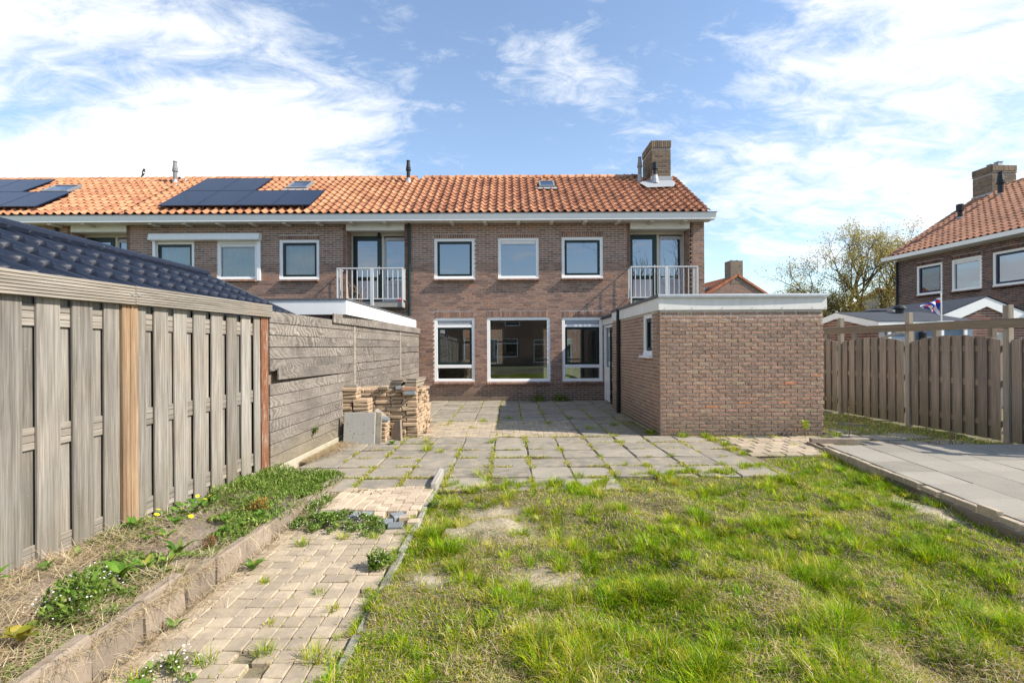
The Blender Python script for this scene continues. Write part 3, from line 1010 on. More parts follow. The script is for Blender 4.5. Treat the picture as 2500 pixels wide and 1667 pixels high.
def balcony(house, a, b, sides=True):
    yf = 13.63
    s = MB(); s.cbox(a - 0.01, b + 0.02, yf + 0.02, FY + 0.44, 2.66, 2.82, 0.01); s.build('balcony_slab', 'kerb_grey', house)
    r = MB()
    x0, x1 = a - 0.11, b + 0.05
    r.cbox(x0, x1, yf - 0.022, yf + 0.022, 3.72, 3.755, 0.004)
    r.cbox(x0, x0 + 0.04, yf + 0.02, FY - 0.002, 3.722, 3.753, 0.004)
    r.cbox(x1 - 0.04, x1, yf + 0.02, FY - 0.002, 3.722, 3.753, 0.004)
    r.cbox(x0 + 0.01, x1 - 0.01, yf - 0.012, yf + 0.012, 2.875, 2.905, 0.004)
    r.cbox(x0 + 0.005, x0 + 0.03, yf + 0.01, FY - 0.002, 2.876, 2.904, 0.004)
    r.cbox(x1 - 0.03, x1 - 0.005, yf + 0.01, FY - 0.002, 2.876, 2.904, 0.004)
    xm = (x0 + x1) / 2 + 0.06
    r.cbox(xm - 0.045, xm + 0.045, yf - 0.03, yf + 0.03, 2.70, 3.72, 0.004)
    for x in (x0 + 0.015, x1 - 0.015):
        r.cbox(x - 0.018, x + 0.018, yf - 0.018, yf + 0.018, 2.70, 3.72, 0.004)
    rl = r.build('balcony_railing', 'railing_metal', house)
    bm = MB(); bm.tube([(0, 0, 2.89), (0, 0, 3.725)], 0.0125, 7, cap=False)
    me = bm.mesh('baluster', 'railing_metal')
    n = int((x1 - x0) / 0.133)
    for i in range(1, n):
        x = x0 + (x1 - x0) * i / n
        if abs(x - xm) > 0.06: link('baluster', me, rl, (x, yf, 0))
    for x in (x0 + 0.02, x1 - 0.02):
        for k in (1, 2, 3): link('baluster', me, rl, (x, yf + 0.115 * k, 0))
    # recess: panel over it, door and side light behind it
    p = MB(TF); p.cbox(a, b, -0.012, 0.10, 4.90, 5.155, 0.006); p.build('lintel_panel', 'white_paint', house)
    c = MB(TF); c.box(a, b, 0.10, 0.455, 4.93, 4.96); c.build('recess_ceiling', 'cream_paint', house)
    T = frame((0, FY + 0.46, 0))
    f = MB(T)
    m = a + 0.90
    ring(f, a + 0.002, b - 0.002, 2.84, 4.93, 0.0, 0.12, 0.055, 0.09, 0.05)
    f.cbox(m, m + 0.075, 0.004, 0.11, 2.89, 4.84, 0.004)
    fr = f.build('door_frame', 'cream_paint', house)
    d0, d1 = a + 0.06, m - 0.003
    dd = MB(T)
    ring(dd, d0, d1, 2.88, 4.838, -0.012, 0.05, 0.125, 0.14, 0.10)
    dd.cbox(d0 + 0.125, d1 - 0.125, -0.01, 0.05, 3.52, 3.63, 0.003)
    door = dd.build('balcony_door', 'green_paint', house)
    q = MB(T); q.box(d0 + 0.12, d1 - 0.12, 0.01, 0.018, 3.62, 4.71); q.build('pane', 'coated_glass', door)
    q = MB(T); q.cbox(d0 + 0.12, d1 - 0.12, 0.005, 0.03, 2.97, 3.53, 0.003); q.build('door_panel', 'grey_panel', door)
    h = MB(T); h.cbox(d1 - 0.085, d1 - 0.045, -0.022, -0.01, 3.70, 3.95, 0.003); h.cbox(d1 - 0.18, d1 - 0.06, -0.05, -0.035, 3.86, 3.88, 0.004); h.cbox(d1 - 0.075, d1 - 0.055, -0.04, -0.01, 3.86, 3.88, 0.002)
    h.build('handle', 'hardware', door)
    s0, s1 = m + 0.075, b - 0.057
    q = MB(T); ring(q, s0 + 0.003, s1 - 0.003, 3.49, 4.74, 0.01, 0.09, 0.04); q.cbox(s0 + 0.02, s1 - 0.02, 0.02, 0.08, 4.74, 4.80, 0.004)
    q.cbox(s0, s1, 0.0, 0.03, 3.40, 3.49, 0.003)
    side = q.build('side_window', 'grey_panel', house)
    q = MB(T); q.box(s0 + 0.03, s1 - 0.03, 0.05, 0.058, 3.52, 4.72); q.build('pane', 'coated_glass', side)
    q = MB(T); q.cbox(s0 + 0.004, s1 - 0.004, 0.02, 0.06, 2.89, 3.40, 0.003); q.build('lower_panel', 'grey_panel', side)


def downpipe(house, x, z0, z1):
    p = MB()
    p.tube([(x, FY - 0.16, z1), (x, FY - 0.16, z1 - 0.05), (x, FY - 0.06, z1 - 0.14), (x, FY - 0.06, z0)], 0.04, 12)
    for z in np.arange(z0 + 0.3, z1 - 0.3, 1.0):
        p.tube([(x, FY - 0.06, z), (x, FY - 0.06, z + 0.03)], 0.048, 12)
    return p.build('downpipe', 'downpipe_green', house, smooth=False)


def house(x0, x1, label, wins, rec, pipes, pick, seed, skip=lambda u, s: False, end=False, back_holes=()):
    h = thing('terraced_house', ((x0 + x1) / 2, FY, 0), label, 'house', 'houses of the brick terrace')
    holes = [(a, b, c, d) for a, b, c, d, _ in wins] + [(rec[0], rec[1], 2.84, 5.2)]
    wb = MB(TF); wall_core(wb, x0, x1, -0.1, 5.16, [(a + 0.0, b - 0.0, c, d) for a, b, c, d in holes], 0.30)
    wall = wb.build('wall', 'mortar', h)
    sol = []
    for a, b, c, d, k in wins:
        sol.append((a - 0.01, b + 0.01, d + 0.003, d + (0.18 if c < 2 else 0.125)))
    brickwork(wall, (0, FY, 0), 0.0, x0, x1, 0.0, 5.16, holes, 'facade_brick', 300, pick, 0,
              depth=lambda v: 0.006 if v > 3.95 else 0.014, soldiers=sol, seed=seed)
    # inner cheeks of the recess
    for (ox, th, yy) in ((rec[0], R(90), FY), (rec[1], R(-90), FY + 0.46)):
        T = frame((ox, yy, 0), th)
        c = MB(T); c.box(0.0, 0.46, 0.002, 0.10, 2.84, 5.2); c.build('recess_cheek', 'mortar', h)
        brickwork(wall, (ox, yy, 0), th, 0.02, 0.455, 2.835, 4.92, [], 'facade_brick', seed=seed + 5)
    for a, b, c, d, k in wins:
        window(h, TF, a, b, c, d, **k)
    balcony(h, *rec)
    # rooms behind the windows
    im = MB()
    t = FY + 0.30
    im.box(x0, x1, t + 0.002, BACK, -0.1, 0.08); im.box(x0, x1, t + 0.002, BACK, 2.52, 2.80); im.box(x0, x1, t + 0.34, BACK, 5.13, 5.17)
    im.box(x0 + 0.001, x0 + 0.10, t + 0.003, BACK - 0.001, -0.1, 5.16); im.box(x1 - 0.10, x1 - 0.001, t + 0.003, BACK - 0.001, -0.1, 5.16)
    im.box(rec[0] - 0.12, rec[0] - 0.004, t + 0.003, BACK - 0.1, 2.8, 5.13)
    im.build('interior', 'interior_wall', h)
    bw = MB(frame((0, BACK, 0))); wall_core(bw, x0, x1, -0.1, 5.16, list(back_holes), 0.25); bw.build('street_wall', 'interior_wall', h)
    for hh in back_holes:
        f = MB(frame((0, BACK, 0))); ring(f, *hh, 0.05, 0.14, 0.07); f.cbox(hh[0], hh[1], 0.06, 0.13, hh[2] + 0.9, hh[2] + 0.96); f.build('street_window', 'white_paint', h)
    # roof
    rf = MB()
    a, b = x0, x1 + (0.02 if end else 0)
    ez, ey = EAVE[1] - 0.03, EAVE[0]
    ry, rz = 16.7, 7.25
    rf.add([(a, ey, ez), (b, ey, ez), (b, ry, rz), (a, ry, rz), (a, 2 * ry - ey, ez), (b, 2 * ry - ey, ez)], [(0, 1, 2, 3), (3, 2, 5, 4)])
    if end or True:
        rf.add([(a, ey, ez), (a, ry, rz), (a, 2 * ry - ey, ez)], [(0, 1, 2)])
        rf.add([(b, ey, ez), (b, ry, rz), (b, 2 * ry - ey, ez)], [(0, 2, 1)])
    roof = rf.build('roof', 'under_roof', h)
    cols = round((x1 - x0) / 0.235)
    tiled_roof(roof, x1 - cols * 0.235, cols, 12, TR, 'brown_roof_tile' if end else 'roof_tile', 300, skip, seed=seed,
               pick=(lambda u, s: abs(u) + s * 0.3) if not end else (lambda u, s: s + 0.25 * abs(u - 2)))
    ridge_tiles(roof, x0, min(x1, 4.45) if end else x1, Matrix.Translation((0, 16.7, 7.27)), 'roof_tile')
    # eaves
    g = MB()
    xr = x1 + (0.14 if end else 0)
    g.prism([(13.63, 5.09), (13.585, 5.23), (13.595, 5.24), (13.69, 5.24), (13.76, 5.09)], 'x', x0, xr)
    g.box(x0, xr - 0.01, 13.625, 13.78, 5.06, 5.088)
    gt = g.build('gutter', 'white_paint', h)
    z = MB(); z.box(x0, xr + 0.02, 13.575, 13.598, 5.227, 5.251); z.box(x0, xr + 0.01, 13.60, 13.69, 5.2405, 5.244); z.build('gutter_rim', 'dark_trim', gt)
    s = MB(); s.box(x0, xr - 0.02, 13.78, FY - 0.016, 5.075, 5.10); s.box(x0, xr - 0.02, FY - 0.014, FY + 0.3, 5.165, 5.18); s.build('soffit', 'cream_paint', h)
    rt = MB(); rt.cbox(-0.05, 0.05, 13.70, FY - 0.018, 5.01, 5.074, 0.004)
    me = rt.mesh('rafter_end', 'cream_paint')
    k = math.ceil((x0 + 0.1) / 0.935)
    while k * 0.935 + 0.28 < x1 - 0.05:
        link('rafter_end', me, h, (k * 0.935 + 0.28, 0, 0)); k += 1
    for x, z0, z1 in pipes: downpipe(h, x, z0, z1)
    return h, roof


def skylight(h, x0, x1, s0, s1, open_=0.0):
    f = MB(TR)
    hh = 0.13
    ring_ = [(x0, x0 + .05, s0, s1), (x1 - .05, x1, s0, s1), (x0 + .05, x1 - .05, s0, s0 + .06), (x0 + .05, x1 - .05, s1 - .06, s1)]
    for a, b, c, d in ring_: f.cbox(a, b, c, d, 0.02, hh, 0.006)
    o = f.build('skylight', 'flue_grey', h)
    p = MB(TR); p.box(x0 + .045, x1 - .045, s0 + .055, s1 - .055, hh - 0.03, hh - 0.02); p.build('pane', 'coated_glass', o)
    p = MB(TR); p.cbox(x0 - .06, x1 + .06, s0 - 0.16, s0 - 0.002, 0.075, 0.085, 0.003); p.build('lead_flashing', 'lead', o)


G = dict(kind='vented', glassm='window_glass')
house1, roof1 = house(-2.84, 5.61, 'end terraced house with three plain upper windows and a skylight, chimney at its right end', [
    (-2.135, -0.972, 3.49, 4.655, {}), (-0.306, 0.866, 3.49, 4.66, dict(sash=None, kind='ventstrip')), (1.52, 2.706, 3.50, 4.675, {}),
    (-2.14, -0.985, 0.55, 2.38, G), (-0.63, 1.177, 0.54, 2.388, dict(sash=None, glassm='window_glass')), (1.52, 2.68, 0.54, 2.376, G)],
    (3.486, 5.20), [(-2.84, 2.45, 5.2)], lambda u, v: abs(v - 2.75) + (9 if v < .5 else 0) + 0.05 * abs(u), 21, end=True,
    back_holes=[(-1.9, -0.2, 0.8, 2.3), (1.3, 2.9, 0.1, 2.3)])
house2, roof2 = house(-10.94, -2.84, 'middle terraced house with net curtains, a white roller shutter box and six solar panels', [
    (-10.17, -9.015, 3.45, 4.614, dict(curtain=True, glassm='window_glass')), (-8.362, -7.205, 3.51, 4.622, dict(sash=None, kind='ventstrip', curtain=True, glassm='window_glass')),
    (-6.576, -5.43, 3.50, 4.642, dict(curtain=True, glassm='window_glass'))],
    (-4.66, -2.985), [], lambda u, v: -v + abs(u + 6) * 0.1, 22,
    skip=lambda u, s: (-9.7 < u < -5.8 and 0.6 < s < 1.6) or (-9.7 < u < -8 and 1.6 < s < 3.0))
house3, roof3 = house(-19.0, -10.94, 'leftmost terraced house, mostly hidden behind the dark shed roof', [(-15.6, -14.4, 3.5, 4.63, dict(curtain=True, glassm='window_glass'))],
    (-12.555, -10.955), [(-12.92, 2.4, 5.2)], lambda u, v: -u, 23, skip=lambda u, s: (u < -13.6 and 0.6 < s < 1.6))

# wall of the house end towards the right
g = MB(frame((5.61, FY + 0.302, 0), R(90)))
g.box(0.0, BACK - FY - 0.3, 0.002, 0.12, -0.1, 5.16)
g.add([(-0.3, 0.05, 5.17), (5.2, 0.05, 5.17), (2.3, 0.05, 7.2)], [(0, 1, 2)])
g.build('gable_wall', 'facade_brick', house1)
# chimney on the right-hand end
c = MB(); c.box(4.68, 5.29, 16.0, 17.05, 6.6, 8.20)
ch = c.build('chimney', 'mortar_dark', house1)
brickwork(ch, (0, 16.0, 0), 0, 4.68, 5.29, 6.98, 7.97, [], 'chimney_brick', seed=31, depth=lambda v: 0.012, rough=1)
brickwork(ch, (4.68, 17.05, 0), R(-90), 0.0, 1.05, 6.98, 7.97, [], 'chimney_brick', seed=32, depth=lambda v: 0.012, rough=1)
brickwork(ch, (0, 16.0, 0), 0, 4.665, 5.305, 7.97, 8.22, [], 'chimney_brick', seed=33, depth=lambda v: 0.03, soldiers=[(4.665, 5.305, 7.99, 8.22)])
brickwork(ch, (4.68, 17.05, 0), R(-90), -0.01, 1.06, 7.97, 8.22, [], 'chimney_brick', seed=34, depth=lambda v: 0.03, soldiers=[(-0.01, 1.06, 7.99, 8.22)])
c = MB(); c.lathe(4.98, 16.5, [(0.14, 8.2), (0.14, 8.27), (0.17, 8.275), (0.17, 8.31), (0.05, 8.33)], 14); c.build('chimney_pot', 'lead', ch)
c = MB(); c.cbox(4.63, 5.33, 15.955, 17.06, 6.72, 7.05, 0.01); c.build('lead_flashing', 'lead', ch)
rg = random.Random(4)
c = MB(TR)
c.add([(4.35, 2.05, 0.10), (5.2, 2.15, 0.10), (5.36, 2.55, 0.11), (5.3, 2.75, 0.12), (4.45, 2.75, 0.12), (4.2, 2.55, 0.11)], [(0, 1, 2, 3, 4, 5)]); c.build('lead_skirt', 'lead', house1)
flue(house1, 4.35, 16.25, 7.12, 7.78)
flue(house1, 4.72, 15.80, 6.95, 7.43, 'black_plastic', 0.075, 'cap')
flue(house2, -3.30, 16.25, 7.05, 7.71, 'black_plastic')
flue(house3, -11.01, 16.25, 7.05, 7.73)
skylight(house1, 0.98, 1.47, 2.2, 2.8)
skylight(house2, -7.0, -6.35, 2.2, 2.9)
skylight(house3, -14.55, -13.7, 1.95, 2.6)
# roller shutter box and guides over two windows of the middle house
s = MB(TF)
s.prism([(-0.20, 4.62), (-0.21, 4.66), (-0.17, 4.80), (-0.012, 4.815), (-0.012, 4.62)], 'x', -10.21, -7.07)
s.cbox(-7.20, -7.10, -0.06, 0.0, 3.47, 4.62, 0.004); s.cbox(-10.18, -10.10, -0.06, 0.0, 3.47, 4.62, 0.004)
s.build('roller_shutter', 'white_paint', house2)
# bulkhead lamp in the recess of the middle house
s = MB(); s.lathe(-3.82, FY + 0.40, [(0.02, 4.93), (0.045, 4.90), (0.05, 4.80), (0.02, 4.78)], 8); s.build('outdoor_lamp', 'black_plastic', house2)
# dead twiggy plant inside the balcony
rg = random.Random(9)
t = MB()
for k in range(16):
    p = Vector((-4.25 + rg.uniform(-.12, .12), 13.9, 2.83)); pts = [p]
    for q in range(4):
        p = p + Vector((rg.uniform(-.10, .10), rg.uniform(-.05, .05), rg.uniform(.08, .17))); pts.append(p)
    t.tube(pts, [.012, .01, .008, .006, .004], 5)
t.lathe(-4.25, 13.9, [(0.10, 2.825), (0.13, 3.0), (0.12, 3.0), (0.0, 2.98)], 10)
t.build_at('potted_plant', 'twig', (-4.25, 13.9, 2.82), 'bare twiggy pot plant behind the left balcony railing', 'pot plant')
t = MB(); t.lathe(-3.05, 13.8, [(0.05, 2.825), (0.065, 2.93), (0.05, 2.93), (0.0, 2.92)], 10)
t.build_at('flower_pot', 'flag_red', (-3.05, 13.8, 2.82), 'tiny red pot in the right corner of the left balcony', 'pot')

# solar panels
def solar(x0, x1, s0, s1, label, group):
    o = thing('solar_panel', roof_pt((x0 + x1) / 2, s0, 0.1), label, 'solar panel', group)
    f = MB(TR)
    z0, z1 = 0.135, 0.17
    for a, b, c, d in ((x0, x1, s0, s0 + .02), (x0, x1, s1 - .02, s1), (x0, x0 + .02, s0 + .02, s1 - .02), (x1 - .02, x1, s0 + .02, s1 - .02)):
        f.box(a, b, c, d, z0, z1)
    for xx in (x0 + .2, x1 - .2): f.box(xx - .02, xx + .02, s0 - 0.03, s1 + 0.03, 0.07, z0 - 0.001)
    f.build('panel_frame', 'solar_cells', o)
    c = MB(TR); c.box(x0 + .02, x1 - .02, s0 + .02, s1 - .02, z1 - 0.02, z1 - 0.003); c.build('cells', 'solar_cells', o)


nth = ['first', 'second', 'third', 'fourth']
for i in range(4):
    solar(-9.9 + i * 1.075, -9.9 + i * 1.075 + 1.065, 0.32, 1.72, f'{nth[i]} dark solar panel from the left in the lower row of the middle house', 'solar panels on the middle house')
for i in range(2):
    solar(-9.9 + i * 1.075, -9.9 + i * 1.075 + 1.065, 1.735, 3.1, f'{["left","right"][i]} dark solar panel of the pair nearest the ridge of the middle house', 'solar panels on the middle house')
for i in range(4):
    solar(-13.35 - (i + 1) * 1.075, -13.36 - i * 1.075, 0.32, 1.72, f'{nth[i]} solar panel from the right in the lower row of the leftmost house', 'solar panels on the leftmost house')
for i in range(2):
    solar(-14.9 - (i + 1) * 1.075, -14.91 - i * 1.075, 1.735, 3.1, f'{nth[i]} solar panel from the right in the row under the ridge of the leftmost house', 'solar panels on the leftmost house')

# magpie on the ridge
b = MB()
bx, by, bz = -12.4, 16.7, 7.41
b.tube([(bx - .01, by, bz + .03), (bx + .0, by, bz + .07), (bx + .012, by, bz + .12), (bx + .02, by, bz + .165), (bx + .025, by, bz + .20), (bx + .035, by, bz + .225), (bx + .045, by, bz + .24)], [.012, .04, .05, .042, .03, .034, .012], 9)
b.tube([(bx + .045, by, bz + .222), (bx + .095, by, bz + .215)], [.012, .002], 5)
b.tube([(bx - .005, by, bz + .06), (bx - .05, by, bz - .01), (bx - .09, by, bz - .075)], [.028, .02, .012], 6)
b.tube([(bx + .005, by - .02, bz - .02), (bx + .005, by - .02, bz + .06)], .006, 5); b.tube([(bx + .005, by + .02, bz - .02), (bx + .005, by + .02, bz + .06)], .006, 5)
b.tube([(bx + .03, by - .025, bz + .075), (bx + .035, by - .02, bz + .12)], [.028, .03], 7, 1)
b.build_at('bird', ['bird_black', 'bird_white'], (bx, by, bz), 'small black and white bird perched on the ridge tiles', 'bird')

# ------------------------------------------------------------------ brick extension on the right
ex = thing('brick_extension', (3.98, 8.42, 0), 'flat roofed brick extension with white fascia and zinc coping built onto the end house', 'extension')
T1 = frame((0, 8.42, 0))
T2 = frame((2.59, 14.09, 0), R(-90))
wb = MB(T1); wall_core(wb, 2.59, 5.37, -0.1, 2.30, [], 0.2)
wb.T = T2; wall_core(wb, 1.79, 5.668, -0.1, 2.30, [(4.61, 5.21, 1.37, 2.14)], 0.2)
wb.T = None
wb.box(5.17, 5.369, 8.621, 14.09, -0.1, 2.30); wb.box(2.80, 5.16, 12.2, 12.3, -0.1, 2.30)
wall = wb.build('wall', 'mortar', ex)
rough = lambda v: 0.006 if v > 2.0 else 0.016
brickwork(wall, (0, 8.42, 0), 0, 2.576, 5.385, 0.0, 2.16, [], 'annex_brick', 300, lambda u, v: -v, 2, ch=0.0665, bl=0.224, jt=0.0135, depth=rough, seed=41)
brickwork(wall, (2.59, 14.09, 0), R(-90), 1.80, 5.685, 0.0, 2.16, [(4.60, 5.22, 1.36, 2.15)], 'annex_brick', 0, None, 1, ch=0.0665, bl=0.224, jt=0.0135, depth=lambda v: 0.01, seed=42)
window(ex, T2, 4.61, 5.21, 1.37, 2.14, sill=False, glassm='window_glass')
s = MB(T2); s.cbox(4.56, 5.27, -0.08, 0.10, 1.325, 1.367, 0.005); s.build('window_sill', 'white_paint', ex)
s = MB(T2); wall_core(s, 4.66, 5.16, 1.42, 2.10, [], 0.01)
r = MB(); r.box(2.62, 5.36, 8.45, 14.09, 2.31, 2.345); r.build('flat_roof', 'bitumen', ex)
f = MB()
f.cbox(2.555, 5.425, 8.385, 8.41, 2.157, 2.372, 0.003); f.cbox(2.55, 2.575, 8.412, 12.2, 2.157, 2.372, 0.003); f.cbox(2.68, 2.705, 12.203, 14.07, 2.14, 2.34, 0.003); f.cbox(5.40, 5.425, 8.412, 14.07, 2.157, 2.372, 0.003)
f.build('fascia', 'old_white', ex)
c = MB()
N = 24
def cope(x):  # sheet metal edge, not quite straight
    t = (x - 2.54) / 2.9
    return 8.350 - 0.020 * math.sin(math.pi * t) ** 2 - 0.004 * math.sin(9 * t)
vs = []
for i in range(N + 1):
    x = 2.535 + 2.91 * i / N
    y = cope(x)
    vs += [(x, y + 0.004, 2.366), (x, y, 2.40), (x, y + 0.005, 2.425), (x, 8.55, 2.428), (x, 8.383, 2.366)]
fs = []
for i in range(N):
    for j in range(3): fs.append((5 * i + j, 5 * i + 5 + j, 5 * i + 6 + j, 5 * i + 1 + j))
    fs.append((5 * i, 5 * i + 4, 5 * i + 9, 5 * i + 5))
c.add(vs, fs)
c.box(5.38, 5.446, 8.552, 14.07, 2.366, 2.427)
c.build('zinc_coping', 'zinc', ex)
c = MB(); c.box(2.525, 2.60, 8.372, 12.21, 2.374, 2.424); c.box(2.655, 2.74, 12.212, 14.07, 2.345, 2.40); c.build('side_coping', 'dark_trim', ex)
n = MB()
for x in (2.66, 3.13, 3.64, 4.15, 4.66, 5.17, 5.40): n.tube([(x, 8.384, 2.185), (x, 8.374, 2.187)], 0.006, 6)
n.build('fascia_nail', 'dark_trim', ex)
p = MB()
p.tube([(2.535, 11.4, 2.40), (2.53, 11.4, 2.2), (2.525, 11.4, -0.03)], 0.043, 14)
for z in (1.62, 0.72): p.tube([(2.525, 11.4, z), (2.525, 11.4, z + 0.04)], 0.05, 14)
p.tube([(2.54, 11.4, 2.34), (2.54, 11.4, 2.41)], 0.052, 12)
p.build('downpipe', 'black_plastic', ex)
# side light and back door between the extension and the house
T3 = frame((2.72, 14.075, 0), R(-90))
f = MB(T3); ring(f, 0.0, 0.80, 0.02, 2.13, 0.0, 0.09, 0.07); f.cbox(0.07, 0.73, 0.003, 0.08, 0.86, 0.96, 0.004); f.cbox(0.80, 1.78, 0.0, 0.09, 2.06, 2.13, 0.003)
fr = f.build('door_frame', 'white_paint', ex)
p = MB(T3); p.cbox(0.075, 0.725, 0.02, 0.05, 0.10, 0.855, 0.003); p.build('lower_panel', 'white_paint', fr)
p = MB(T3); p.box(0.065, 0.735, 0.04, 0.048, 0.955, 2.07); p.build('pane', 'window_glass', fr)
d_ = MB(T3); ring(d_, 0.81, 1.76, 0.03, 2.055, -0.01, 0.05, 0.085); d_.cbox(0.895, 1.675, -0.008, 0.05, 0.82, 0.92, 0.003)
dr = d_.build('back_door', 'green_paint', ex)
p = MB(T3); p.box(0.89, 1.68, 0.012, 0.02, 0.11, 0.825); p.box(0.89, 1.68, 0.012, 0.02, 0.915, 1.975); p.build('pane', 'coated_glass', dr)
h = MB(T3)
h.cbox(1.68, 1.72, -0.024, -0.010, 0.95, 1.22, 0.004); h.cbox(1.58, 1.70, -0.07, -0.052, 1.09, 1.112, 0.004); h.cbox(1.69, 1.71, -0.06, -0.02, 1.09, 1.112, 0.003)
h.build('handle', 'hardware', dr)
h = MB(T3)
for z in (0.25, 1.02, 1.80): h.cbox(0.76, 0.86, -0.028, -0.002, z, z + 0.11, 0.005)
h.build('hinge', 'white_paint', dr)

# neighbour's extension behind the plank fence
nx = thing('white_extension', (-5.3, 8.05, 0), 'low flat roofed extension with a white fascia behind the weathered plank fence', 'extension')
w_ = MB(); w_.box(-8.5, -2.95, 8.08, 14.07, -0.1, 2.10); w_.build('wall', 'facade_brick', nx)
w_ = MB(); w_.box(-8.5, -2.70, 8.06, 14.07, 2.31, 2.335); w_.build('flat_roof', 'bitumen', nx)
f = MB(); f.cbox(-8.5, -2.655, 8.03, 8.055, 2.088, 2.325, 0.003); f.cbox(-2.68, -2.655, 8.057, 14.07, 2.088, 2.325, 0.003); f.build('fascia', 'white_paint', nx)
f = MB(); f.box(-8.5, -2.64, 8.015, 8.058, 2.327, 2.352); f.box(-2.71, -2.64, 8.06, 14.07, 2.327, 2.352); f.build('roof_edge', 'dark_trim', nx)

# ------------------------------------------------------------------ dark metal shed roof on the left
sh = thing('shed', (-4.6, 4.0, 0), 'neighbour\'s shed with a dark blue metal tile roof behind the grey board fence', 'shed')
RX, RZ, EX, EZ = -4.62, 2.655, -3.00, 1.90
sl = math.hypot(RX - EX, RZ - EZ)
ys = np.arange(-2.0, 7.44, 0.022)
rows = []
step = 0.345
s = 0.0
prof = []
while s < sl:
    e = min(s + step, sl)
    prof += [(s, -0.004), (s + 0.002, 0.036), (s + (e - s) * 0.3, 0.024), (e - 0.002, 0.004)]
    s = e
A = np.array(prof)
ph = (ys / 0.205) % 1.0
wave = np.where(ph < 0.70, -0.014 * np.sin(np.pi * ph / 0.70) ** 0.7, 0.024 * np.sin(np.pi * (ph - 0.70) / 0.30) ** 0.9)
nxv, nzv = (EZ - RZ), (RX - EX)
L_ = math.hypot(nxv, nzv)
no = np.array([-(EZ - RZ) / sl, 0, -(RX - EX) / sl]) * 1.0
V = []
for s_, hh in A:
    bx_ = EX + (RX - EX) * s_ / sl; bz_ = EZ + (RZ - EZ) * s_ / sl
    shift = 0
    hgt = hh + wave
    V.append(np.stack([bx_ + no[0] * hgt, ys, bz_ + abs(no[2]) * hgt], 1))
V = np.stack(V)
nr, ncol = V.shape[:2]
i = (np.arange(nr - 1)[:, None] * ncol + np.arange(ncol - 1)[None]).ravel()
F = np.concatenate([np.stack([i, i + 1, i + ncol + 1], 1), np.stack([i, i + ncol + 1, i + ncol], 1)])
me = np_mesh('metal_roof', V.reshape(-1, 3) - np.array((-4.6, 4.0, 0)), F, None, 'metal_tile')
link('metal_roof', me, sh)
m = MB(); m.add([(RX, -2, RZ), (RX, 7.44, RZ), (-6.3, 7.44, 1.88), (-6.3, -2, 1.88)], [(0, 1, 2, 3)]); m.build('rear_roof', 'metal_tile', sh)
m = MB()
for k in range(5):
    m.tube([(RX, -2 + k * 1.9, RZ + 0.015 + 0.006 * (k % 2)), (RX, -0.02 + k * 1.9 if k < 4 else 7.5, RZ + 0.015 + 0.006 * (k % 2))], 0.075, 12)
m.build('ridge_cap', 'metal_tile', sh, smooth=False)
m = MB()
m.prism([(RX, RZ + 0.05), (EX, EZ + 0.05), (EX, EZ - 0.07), (RX, RZ - 0.07)], 'y', 7.442, 7.475)
m.prism([(RX, RZ + 0.05), (-6.3, 1.93), (-6.3, 1.81), (RX, RZ - 0.07)], 'y', 7.442, 7.475)
m.build('barge_board', 'dark_trim', sh)
m = MB(); m.box(-6.1, -3.12, -1.9, 7.40, -0.1, 1.86); m.add([(-6.1, 7.4, 1.86), (-3.12, 7.4, 1.86), (RX, 7.4, RZ - .06)], [(0, 1, 2)]); m.build('wall', 'brown_board', sh)

# ------------------------------------------------------------------ fences
def grooved(mb, p0, p1, h, t, n, face):
    """grooved rail from p0 to p1 (bottom front edge points); face = outward unit vector"""
    p0, p1, face = Vector(p0), Vector(p1), Vector(face)
    prof = [(0, 0)]
    st = h / n
    for k in range(n):
        z = k * st
        prof += [(t, z + 0.003), (t, z + st - 0.006), (t - 0.006, z + st - 0.005), (t - 0.006, z + st)]
    prof += [(0, h)]
    m = len(prof)
    vs = [p0 + face * a + Vector((0, 0, b)) for a, b in prof] + [p1 + face * a + Vector((0, 0, b)) for a, b in prof]
    fs = [(i, i + m, i + m + 1, i + 1) for i in range(m - 1)] + [(m - 1, 2 * m - 1, m, 0), tuple(range(m))[::-1], tuple(range(m, 2 * m))]
    mb.add(vs, fs)


def board(parent, T, u0, u1, z0, z1, y0, y1, mat, rg, name='board', top=None):
    b = MB()
    jx = rg.uniform(-0.004, 0.004)
    M = T @ Matrix.Translation(((u0 + u1) / 2, 0, 0)) @ Matrix.Rotation(rg.uniform(-.004, .004), 4, 'Y')
    h = (u1 - u0) / 2
    jy = rg.uniform(-0.004, 0.004)
    b.cbox(-h, h, y0 + jy, y1 + jy, z0, z1 + jx, 0.003, M=M)
    if top:
        k = top((u0 + u1) / 2)
    return b.build(name, mat, parent)


# grey vertical board fence (left)
TL = frame((-2.87, 0, 0), R(90))
lf = thing('board_fence', (-2.87, 3.7, 0), 'grey vertical board on board fence with a ribbed top rail and an orange brown post', 'fence')
rg = random.Random(12)
fronts = [(2.968, 3.125), (3.219, 3.375), (3.463, 3.598), (3.770, 3.864), (3.954, 4.111), (4.201, 4.363), (4.450, 4.617), (4.707, 4.884), (4.974, 5.145), (5.245, 5.426), (5.501, 5.625)]
fronts += [(2.716 - 0.252 * k, 2.876 - 0.252 * k) for k in range(4)]
for a, b in fronts:
    board(lf, TL, a, b, 0.02 if a < 3.7 else 0.16, 1.90, -0.018, 0.0, 'grey_board', rg)
edges = sorted(fronts)
for (a, b), (c, e) in zip(edges, edges[1:]):
    if c - b > 0.2 or (b < 3.6 < c): continue
    board(lf, TL, b - 0.015, c + 0.022, 0.02 if a < 3.7 else 0.16, 1.90, 0.018, 0.034, 'grey_board', rg)
